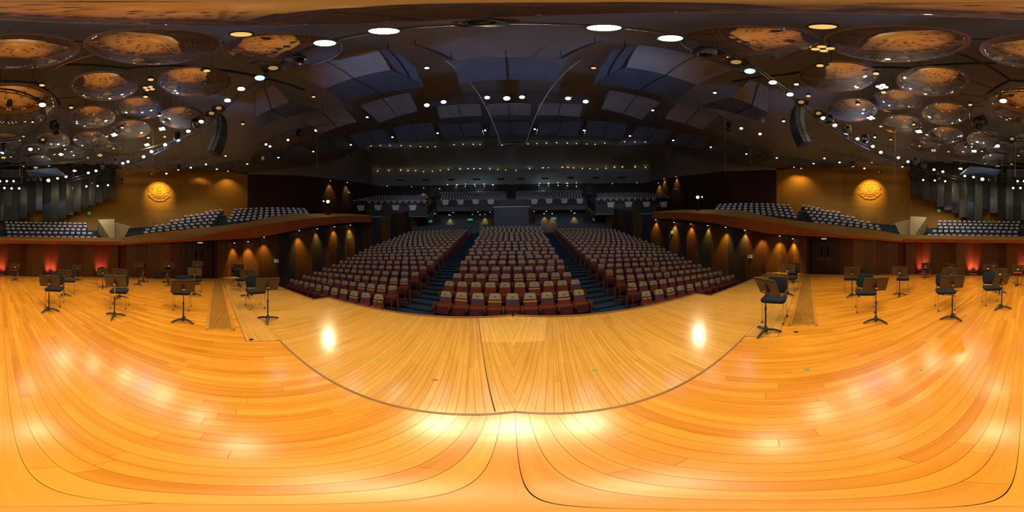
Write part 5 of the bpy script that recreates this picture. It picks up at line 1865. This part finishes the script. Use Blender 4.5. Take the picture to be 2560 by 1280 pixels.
# front-of-house bridge and bars
for i, (x, y) in enumerate(((1067,263),(1109,255),(1218,244),(1267,246),(1305,243),(1420,246),(1464,254))):
    sc_ = 1.9 if x == 1267 else 1.5
    p = lamp('par', x, y, r=9.5, target=V((0.3*at_r(x,y,9.5).x,-2,0)), label='dazzling lamp on the front lighting bridge over the stalls', group='bridge lamps', scale=sc_)
    spot('bridge_spot', p+(V((0,-2,0))-p).normalized()*0.3, V((0.6*p.x, -1.5-0.8*(i % 3), 0)), P_FOH, WARM, 46, 0.9, 0.2)
for x, y in ((720,350),(790,326),(867,303),(1693,275),(1778,299),(1853,321),(1900,335),(665,361),(675,366)):
    lamp('par', x, y, r=12.9, target=V((0,-2,0)), label='lit lamp on the short truss over the %s stalls' % SIDES(x), group='stalls truss lamps '+SIDES(x), scale=1.15 if y < 350 else 0.9)
for x, y in ((750,338),(1822,322)):
    lamp('moving', x, y, r=12.9, label='dark moving head on the short truss over the %s stalls' % SIDES(x), group='', lens='glass_dark', scale=1.5)
# ceiling downlights between the audience panels (they light the seats)
DOWN = [(981,343),(1094,333),(1213,326),(1337,323),(1460,326),(1575,340),(1683,351),(1777,368),(1866,385),(877,362),(783,379),(696,394),(618,410),(564,390),(542,423),(1942,395),(2001,366),(2034,409),(2180,406),(2256,417)]
for i, (x, y) in enumerate(DOWN):
    r_ = 14.5 if 850 < x < 1720 else 16.5
    p = lamp('down', x, y, r=r_, label='tiny bright downlight between the %s panels' % ('audience ceiling' if 600 < x < 1930 else 'side ceiling'), group='ceiling downlights %s' % ('audience' if 600 < x < 1930 else 'side'), lens='lamp_small', scale=1.1)
    if x in (981,1213,1337,1575):
        spot('balcony_fill', p+V((0,0,-0.12)), V((p.x*1.6, 27, 9.5)), 700, (0.80,0.90,1.0), 60, 1.0, 0.08)  # extra beam added at these downlights to brighten the balcony front
    if 690 < x < 1870:
        spot('house_spot', p+V((0,0,-0.1)), V((p.x*0.9, p.y*0.95+1.5, 0)), P_HOUSE, COOL, 120, 0.9, 0.08)

# ================================================================ AUDIENCE CEILING PANELS
QUADS = [  # four pixels: two on the near edge, two on the far edge, heights of both edges, facet kind
    ([(727,186),(939,120),(976,175),(812,222)], 13.6, 13.1, 0), ([(812,222),(976,175),(1060,217),(862,259)], 13.1, 13.7, 1),
    ([(640,228),(685,212),(724,255),(640,292)], 13.0, 12.6, 0), ([(640,292),(724,255),(800,276),(650,318)], 12.6, 13.2, 1),
    ([(1142,152),(1280,144),(1280,200),(1146,209)], 13.8, 13.4, 1), ([(1015,106),(1060,118),(1142,152),(1118,148)], 13.9, 13.8, 1), ([(940,121),(1000,131),(1060,216),(977,174)], 13.6, 13.4, 1),
    ([(900,265),(1022,233),(1045,278),(948,307)], 14.6, 14.2, 0), ([(1092,268),(1200,262),(1206,290),(1100,297)], 14.8, 14.4, 0), ([(1218,262),(1280,261),(1280,290),(1222,290)], 14.8, 14.4, 0), ([(762,300),(858,267),(890,305),(800,335)], 14.2, 13.8, 0),
    ([(1226,305),(1280,303),(1280,338),(1226,338)], 15.4, 14.9, 1), ([(1092,310),(1200,305),(1210,339),(1112,346)], 15.4, 14.9, 1), ([(982,320),(1080,308),(1092,347),(997,355)], 15.3, 14.8, 1),
    ([(872,337),(957,325),(982,356),(895,369)], 15.2, 14.7, 1), ([(786,355),(855,341),(881,371),(800,384)], 15.0, 14.5, 1), ([(687,377),(760,365),(787,386),(717,400)], 14.6, 14.1, 1),
    ([(612,396),(679,380),(702,401.5),(632.5,413)], 13.9, 13.5, 1), ([(537,414),(600,401.5),(615.6,412),(559,422)], 13.2, 12.8, 1), ([(466,422),(512,414),(539,424),(482.5,431.5)], 12.6, 12.3, 1),
    ([(380,416),(455,397),(475,408),(395,428)], 11.9, 11.6, 0), ([(300,416),(372,402),(392,414),(318,428)], 11.6, 11.3, 0)]
for q, z0, z1, kind in QUADS:
    P = [on_z(q[0][0], q[0][1], z0), on_z(q[1][0], q[1][1], z0), on_z(q[2][0], q[2][1], z1), on_z(q[3][0], q[3][1], z1)]
    mids = q[1][0] == 1280
    if mids:
        variants = [[P[0], mirx(P[0]), mirx(P[3]), P[3]]]
    else:
        variants = [P, [mirx(p) for p in P]]
    for Q in variants:
        c = sum(Q, V((0,0,0)))/4
        sd = 'middle' if mids else ('left' if c.x < 0 else 'right')
        o = thing('ceiling_panel', '%s folded ceiling panel hung over the %s' % ('dark' if kind else 'brown', ('%s side of the hall' % sd) if sd != 'middle' else 'middle of the stalls'), 'ceiling panel', c, 0, 'ceiling panels %s %d' % (sd, kind))
        mb = MB().poly([p-c for p in Q], (0,0,0.10))
        mb.build('board', 'panel_edge' if kind else 'panel_paint', o)
        rib = MB().bar((Q[0]+Q[1])/2-c+V((0,0,-0.02)), (Q[2]+Q[3])/2-c+V((0,0,-0.02)), 0.05, 0.04)
        rib.build('joint_strip', 'black_steel', o)
        if not mids or True:
            for p in ((Q[0]+Q[1])/2, (Q[2]+Q[3])/2):
                az = math.degrees(math.atan2(p.x, p.y))
                r_ = V((p.x, p.y)).length
                h = max(0.25, ceil_z(az, min(r_, ceil_edge(az)[0]))-p.z)
                MB().cyl(p-c+V((0,0,0.1)), p-c+V((0,0,h)), 0.012, n=5).build('hanger', 'beam_steel', o)
# dark trapezoid boards hung above the choir
for q in ([(4,426),(49,427),(47,444),(4,444)], [(63,428),(140,420),(165,441),(78,444)]):
    for s in (-1, 1):
        P = [at_r(q[0][0],q[0][1],15.0), at_r(q[1][0],q[1][1],15.0), at_r(q[2][0],q[2][1],16.2), at_r(q[3][0],q[3][1],16.2)]
        if s > 0: P = [mirx(p) for p in P]
        c = sum(P, V((0,0,0)))/4
        o = thing('hung_board', 'dark trapezoid board hung above the %s choir seats, %s' % ('left' if s < 0 else 'right', 'inner' if q[0][0] == 4 else 'outer'), 'ceiling board', c)
        MB().poly([p-c for p in P], (0,0,0.08)).build('board', 'panel_edge', o)
        for p in P[:2]:
            MB().cyl(p-c, p-c+V((0,0,2.0)), 0.01, n=5).build('hanger', 'beam_steel', o)

# ================================================================ LINE ARRAYS, MICROPHONES
for s, nm, (tx, ty), (bx, by) in ((-1,'left',(548,290),(545,384)), (1,'right',(1996,268),(2003,362))):
    top, botp = at_r(tx, ty, 8.0), at_r(bx, by, 8.2)
    o = thing('line_array', 'curved black line array of stacked speakers, %s of the stage' % nm, 'speaker array', top, s*rad(12))
    H_ = top.z-botp.z
    n = 12
    y, z, ang = 0.0, -0.12, rad(4)
    MB().box((0,0,0.0), (0.86,0.09,0.07)).build('fly_bar', 'array_frame', o)
    for k in range(n):
        h = H_/n
        ang2 = rad(4)-rad(3.0)*max(0, k-2)
        mb = MB(); mb.M = Matrix.Translation((0,y,z-h/2)) @ Matrix.Rotation(ang2*0.9, 4, 'X')
        mb.add([(-0.37,0.24,h/2-0.01), (0.37,0.24,h/2-0.01), (0.30,-0.22,h/2-0.03), (-0.30,-0.22,h/2-0.03), (-0.37,0.24,-h/2+0.01), (0.37,0.24,-h/2+0.01), (0.30,-0.22,-h/2+0.03), (-0.30,-0.22,-h/2+0.03)],
               [(0,1,2,3),(7,6,5,4),(0,4,5,1),(1,5,6,2),(2,6,7,3),(3,7,4,0)])
        e = mb.build('speaker_box', 'array_black', o)
        mb2 = MB(); mb2.M = mb.M
        mb2.box((0,-0.225,h*0.30), (0.52,0.02,0.05)); 
        mb2.build('rear_rail', 'array_frame', e)
        mb2 = MB(); mb2.M = mb.M
        mb2.box((0,-0.222,-h*0.1), (0.30,0.012,h*0.42))
        mb2.build('rear_panel', 'black_steel', e)
        for sx in (-1,1):
            mb3 = MB(); mb3.M = mb.M
            mb3.box((sx*0.345,-0.1,0), (0.03,0.20,h*0.92))
            mb3.build('side_frame', 'array_frame', e)
        y += h*sin(ang2)*0.9
        z -= h*cos(ang2)
    MB().cyl((0,0,0), (0,0,ceil_z(-95, 8)-top.z), 0.012, n=5).build('hanging_cable', 'cable_grey', o)
for (x0,y0),(x1,y1),r_,lab in (((785,245),(792,428),11.0,'hanging stereo microphone over the left stalls'), ((1813,200),(1813,428),11.0,'hanging stereo microphone over the right stalls'),
        ((380,310),(381,471),10.0,'small hanging microphone before the left crest wall'), ((2243,300),(2237,489),10.0,'small hanging microphone before the right crest wall'),
        ((50,215),(50,420),9.0,'slim hanging microphone behind the ring truss, left'), ((2539,215),(2538,420),9.0,'slim hanging microphone behind the ring truss, right'), ((657,350),(657,392),12.5,'pale hanging loudspeaker hook under the left stalls truss'), ((1876,390),(1876,402),12.5,'grey hanging loudspeaker under the right stalls truss')):
    b = at_r(x1, y1, r_)
    az = math.degrees(math.atan2(b.x, b.y))
    h = ceil_z(az, r_)-b.z
    o = thing('hanging_microphone' if 'micro' in lab else 'hanging_speaker', lab, 'microphone' if 'micro' in lab else 'speaker', b)
    MB().cyl((0,0,0.02), (0,0,h), 0.009, n=5).build('cable', 'cable_grey', o)
    if 'stereo' in lab:
        MB().cyl((-0.22,-0.05,0.14), (0.22,0.05,-0.14), 0.012, n=6).build('cross_bar', 'cable_grey', o)
        for s in (-1,1):
            MB().cyl((s*0.2,s*0.05,-s*0.13), (s*0.2,s*0.05-0.10,-s*0.13-0.02), 0.016, n=6).build('capsule', 'chrome', o)
    elif 'micro' in lab:
        MB().cyl((0,0,0.02), (0,0,-0.16 if 'slim' not in lab else -0.6), 0.02, n=7).build('capsule', 'cable_grey', o)
    else:
        MB().loft([(-0.35,0,0,0.20,0.2,0.04), (-0.1,0,0,0.24,0.22,0.04), (0.02,0,0,0.10,0.1,0.03)], 2).build('case', 'baffle_pale' if x0 < 1000 else 'array_black', o)
# frame of cables with a bar in the middle of the hall
B0, B1 = at_r(1252,361,12.8), at_r(1314,360,12.8)
U0, U1 = on_z(1113,152,15.5), on_z(1456,148,15.5)
o = thing('microphone_bar', 'white cable V with a microphone bar hung over the middle stalls', 'microphone bar', B0)
for a, b in ((U0, B0), (U1, B1)):
    MB().tube([a-B0, b-B0], 0.02, 5).build('cable', 'cable_white', o)
MB().tube([V((0,0,0)), B1-B0], 0.018, 6).build('bar', 'cable_grey', o)
for t in (0.1, 0.35, 0.5, 0.65):
    q = (B1-B0)*t
    MB().cyl(q+V((0,0,0.02)), q+V((0.02,-0.14,-0.10)), 0.02, n=6).build('capsule', 'cable_grey', o)

# ================================================================ LIGHTS ON THE WALLS
def wall_lamp(px, py, r, label, group, power=P_WALL, color=AMBER, angle=62, down=2.0, inset=0.0):
    """downlight under a soffit, close to the wall it washes"""
    p = at_r(px, py, r)
    o = thing('wall_downlight', label, 'lamp', p, facing(p, (0,0,0)), group)
    MB().lathe([(0.075,0.0), (0.08,0.01), (0.07,0.09)], 10).build('housing', 'black_steel', o)
    ob('lens', lens_mesh(0.062, 'lamp_small', -0.002, 10), o)
    out = V((p.x, p.y, 0)).normalized()
    spot('wall_wash', p+V((0,0,-0.05)), p+out*0.42+V((0,0,-down)), power, color, angle, 0.9, 0.05)
# under the side galleries: the wall radius along the stalls
def stalls_wall_r(px):
    az = (px-1280)/2560*2*pi
    d = V((abs(sin(az)), cos(az)))
    best = 13
    P = [V((9.6,-4.68)), V((10.75,-2.6)), V((12.1,-1.0))]+[V(p) for p in STW]
    for a, b in zip(P, P[1:]):
        e = b-a
        den = d.x*e.y-d.y*e.x
        if abs(den) < 1e-6: continue
        t = (a.x*e.y-a.y*e.x)/den
        u = (a.x*d.y-a.y*d.x)/den
        if t > 0 and -0.001 <= u <= 1.001:
            best = t
    return best
WLAMP = [(586,607.5),(620,604),(660,593),(748,577),(793,572),(836,567),(876,563),(1639,550),(1685,556),(1727,560),(1769,564),(1814,568.5),(1862,576),(1905,582),(1949,590),(1982,597)]
for x, y in WLAMP:
    wall_lamp(x, y, stalls_wall_r(x)-0.38, 'small downlight washing a dark panel below the %s gallery' % SIDES(x), 'gallery soffit downlights '+SIDES(x), power=P_WALL)
# rear wall under the balcony
for x, y in ((1007,548),(1034,546),(1057,545),(1125,538),(1212,536),(1361,533),(1381,534),(1435,533),(1507,541),(1528,541),(1557,537)):
    wall_lamp(x, y, 30.1, 'small amber downlight on the wall under the balcony', 'amber lamps under the balcony', power=P_WALL*1.6)
# upper gallery walls and balcony back
for x, y in ((826,452),(868,456),(1690,442),(1660,447)):
    r_ = wall_r((x-1280)/2560*360)-0.5
    wall_lamp(x, y, r_, 'amber downlight on the dark wall above the %s gallery end' % SIDES(x), 'upper wall amber lamps '+SIDES(x), power=P_WALL*1.4, down=2.5)
for x, y in ((968,465),(1029,467),(1531,459),(1592,457),(1646,457),(1059,470),(1287,465),(1272,467)):
    wall_lamp(x, y, 35.2 if 1050 < x < 1500 else min(33.0, wall_r((x-1280)/2560*360)-0.6), 'amber downlight on the back wall of the balcony', 'balcony back amber lamps', power=P_WALL*2.0, down=2.5)
# soft pools on the crest walls from the ceiling edge
for x, y in ((2003,421),(498,424),(570,428),(1985,418)):
    r_ = wall_r((x-1280)/2560*360)-1.5
    wall_lamp(x, y, r_, 'ceiling edge downlight washing the %s orange wall' % SIDES(x), 'orange wall downlights '+SIDES(x), power=P_WALL*0.7, color=(1.0,0.62,0.14), angle=110, down=1.6)
# soffit dots under the balcony
for x, y, r_ in ((975,542,26),(1033,543,26),(1087,534,28.5),(1122,537,29),(1133,531.5,28.5),(1181,536.5,29),(1195,530,28.5),(1200,536.7,29),(1225,530.5,28.5),(1335,529,28.5),(1366,528,28.5),(1360,534,29),(1380,533.5,29),(1428,527,28.5),(1437,533,29),(1475,529,28.5),(1527.5,535,26),(1584,533.5,26)):
    lamp('down', x, y, r=r_, label='tiny white downlight in the balcony soffit', group='balcony soffit dots', lens='lamp_small', scale=0.9)
# lamps on thin rods at the balcony back
for x, y in ((1119,461.5),(1141,462),(1143.5,462),(1140,467),(1164,460),(1163,466),(1186,461),(1188,465),(1210,460),(1211,465),(1231,462),(1233.5,462),(1099,472),(1349,458),(1347,463),(1370,458),(1373,458),(1371,463),(1395,456.5),(1395,463.5),(1416,458),(1419,458),(1419,464),(1441,457),(1441,466)):
    p = at_r(x, y, 35.0)
    o = thing('rod_lamp', 'small white lamp on a thin rod at the balcony back', 'lamp', p, 0, 'rod lamps at the balcony back')
    MB().lathe([(0.0,-0.07), (0.06,-0.04), (0.07,0.0), (0.06,0.04), (0.0,0.07)], 8).build('globe', 'lamp_small', o)
    MB().cyl((0,0,-0.07), (0,0,-1.2), 0.012, n=5).build('rod', 'cable_grey', o)
bulb('balcony_back_glow', pol(-11, 34.2, 17.0), 30, (0.45,0.75,1.0), 0.3)
bulb('balcony_back_glow', pol(11, 34.2, 17.0), 30, (0.45,0.75,1.0), 0.3)
# cove lamps along the two ledges of the bulkhead
COVE1 = [(928,365),(951,364),(975,364),(1003,364),(1026,365),(1051,367),(1069,368),(1088,367),(1135,362),(1158,361),(1183,361),(1200,361),(1255,363),(1320,360),(1342,359),(1366,358),(1392,357),(1418,358),(1441,359),(1467,360),(1488,361),(1512,358),(1562,355),(1587,355),(1613,355)]
COVE2 = [(924,429),(944,428),(972,427),(1002,426),(1020,427),(1039,427),(1059,429),(1081,428),(1101,426),(1121,424),(1150,423),(1170,422),(1185,422),(1200,422),(1225,423),(1245,424),(1264,425),(1290,426),(1324,422),(1357,420),(1371,419),(1406,419),(1420,419),(1434,420),(1456,421),(1475,422),(1493,423),(1515,421),(1536,419),(1556,418),(1588,418),(1614,419)]
for L_, r_, lens, nm, sz in ((COVE1, 27.75, 'lamp_small', 'upper', 1.0), (COVE2, 33.85, 'lamp_cove', 'lower', 1.3)):
    for x, y in L_:
        p = at_r(x, y, r_)
        o = thing('ledge_lamp', 'tiny lamp on the %s ledge of the bulkhead above the balcony' % nm, 'lamp', p, facing(p, (0,0,0)), 'ledge lamps, '+nm)
        MB().lathe([(0.0,-0.05*sz), (0.06*sz,-0.02*sz), (0.07*sz,0.03*sz), (0.0,0.05*sz)], 8).build('globe', lens, o)
        MB().box((0,0.10,0.0), (0.10,0.18,0.08)).build('bracket', 'black_steel', o)
# follow spots at the gallery ends
for s, (x, y) in ((-1,(820,504)), (1,(1744,493))):
    nm = SIDES(x)
    p = at_r(x, y, 15.0)
    o = thing('follow_spot', 'dazzling follow spot on a pole at the %s gallery parapet' % nm, 'spotlight', p)
    aim(o, p, V((0,-2,1.0)), 1.3)
    ob('housing', M_CAN, o); ob('yoke', M_YOKE, o); ob('lens', lens_mesh(0.105, 'lamp_follow', -0.012), o)
    q = p+(V((0,0,1.35))-p).normalized()*0.0
    o2 = thing('lamp_pole', 'thin dark pole carrying the %s follow spot' % nm, 'pole', (p.x*1.012, p.y*1.012, p.z-1.2))
    MB().cyl((0,0,0), (0,0,1.1), 0.025, n=6).build('post', 'black_steel', o2)
    MB().lathe([(0.22,0.0), (0.22,0.02), (0.03,0.05)], 10).build('base', 'black_steel', o2)
    x2, y2 = (809,503) if s < 0 else (1755,492.5)
    lamp('par', x2, y2, r=15.2, target=V((0,-2,1.2)), label='small lit lamp beside the %s follow spot' % nm, group='', lens='lamp_small', scale=0.6)
    spot('follow_beam', p+(V((0,-2,1.0))-p).normalized()*0.35, V((0,-2.5,0.4)), P_FOH*0.6, WARM, 40, 0.9, 0.15)

# ================================================================ SIGNS
def sign(px, py, r, w, h, mat, label, name='safety_sign', pict=True):
    p = at_r(px, py, r)
    o = thing(name, label, 'sign', p, facing(p, (0,0,0)))
    MB().box((0,0,0), (w,0.015,h)).build('plate', mat, o)
    if pict:
        mb = MB()
        mb.bar((-w*0.22,-0.009,-h*0.18), (w*0.12,-0.009,h*0.28), 0.025, 0.004, up=(0,1,0))
        mb.build('pictogram', 'sign_white', o)
        MB().box((0,-0.009,-h*0.34), (w*0.6,0.003,h*0.10)).build('caption_bar', 'sign_white', o)
    return o
sign(688.5, 652, stalls_wall_r(688)-0.17, 0.22, 0.27, 'sign_green', 'green safety sign low on the left stalls wall')
sign(694, 652, stalls_wall_r(694)-0.17, 0.22, 0.27, 'sign_red', 'red fire sign low on the left stalls wall')
sign(1871.5, 641, stalls_wall_r(1871)-0.17, 0.22, 0.27, 'sign_red', 'red fire sign low on the right stalls wall')
sign(1878, 641, stalls_wall_r(1878)-0.17, 0.22, 0.27, 'sign_green', 'green safety sign low on the right stalls wall')
for x, y, r_, lab in ((874,591,None,'small green exit sign on the left stalls wall'), (1681,581,None,'small green exit sign on the right stalls wall'), (1125,554,30.2,'small green exit sign left under the balcony'), (1435,549.5,30.2,'small green exit sign right under the balcony'),
                      (346,546,None,'small green sign on the left crest wall'), (2222,536,None,'small green sign on the right crest wall'), (223,533,18.7,'small green sign under the left choir boards'), (2347,527,18.7,'small green sign under the right choir boards'),
                      (1691,472,None,'small green sign on the dark upper wall, right'), (872,481,None,'small green sign on the dark upper wall, left')):
    if r_ is None:
        a_ = (x-1280)/2560*360
        r_ = stalls_wall_r(x)-0.2 if y > 560 else wall_r(a_)-0.12
    sign(x, y, r_, 0.34, 0.34, 'sign_green', lab, 'exit_sign', pict=False)
def text_sign(px, py, r, label):
    p = at_r(px, py, r)
    o = thing('exit_sign', label, 'sign', p, facing(p, (0,0,0)))
    MB().box((0,0,0), (1.05,0.05,0.45)).build('box', 'sign_green', o)
    cu = bpy.data.curves.new('lettering', 'FONT')
    cu.body = 'Salida'
    cu.size = 0.30
    cu.align_x, cu.align_y = 'CENTER', 'CENTER'
    cu.extrude = 0.004
    t = bpy.data.objects.new('lettering_source', cu)
    COL.objects.link(t)
    dg = bpy.context.evaluated_depsgraph_get()
    me = bpy.data.meshes.new_from_object(t.evaluated_get(dg))
    bpy.data.objects.remove(t)
    me.materials.clear()
    me.materials.append(MATS['sign_white'])
    l = ob('lettering', me, o)
    l.rotation_euler = (rad(90), 0, 0)
    l.location = (0.08, -0.03, 0)
text_sign(1384, 546, 30.0, 'green lit exit sign with white lettering right of the booth')
text_sign(1175, 549, 30.0, 'green lit exit sign with white lettering left of the booth')
text_sign(1074, 553, 29.9, 'dim exit sign with white lettering far left under the balcony')
text_sign(1489, 548, 29.9, 'dim exit sign with white lettering far right under the balcony')

# small cameras on brackets under the galleries
for x, y, r_, lab in ((378,626,9.9,'small black camera on a bracket under the left gallery'), (2001,607,11.0,'small black camera on a bracket beside the right stage door'), (2446,611,10.7,'small black camera on a bracket under the right choir front')):
    p = at_r(x, y, r_)
    o = thing('wall_camera', lab, 'camera', p, facing(p, (0,0,0)))
    MB().cyl((0,0.10,0), (0,-0.12,-0.05), 0.05, n=10).build('body', 'array_black', o, smooth=True)
    MB().cyl((0,-0.12,-0.05), (0,-0.14,-0.055), 0.04, n=10).build('lens', 'glass_dark', o)
    MB().tube([(0,0.05,0.03), (0,0.05,0.20), (0.15,0.06,0.22)], 0.012, 5).build('bracket', 'black_steel', o)
    MB().tube([(0.05,0.08,0.0), (0.18,0.07,-0.08), (0.35,0.08,0.0), (0.5,0.10,0.10)], 0.007, 5).build('cable', 'black_steel', o)
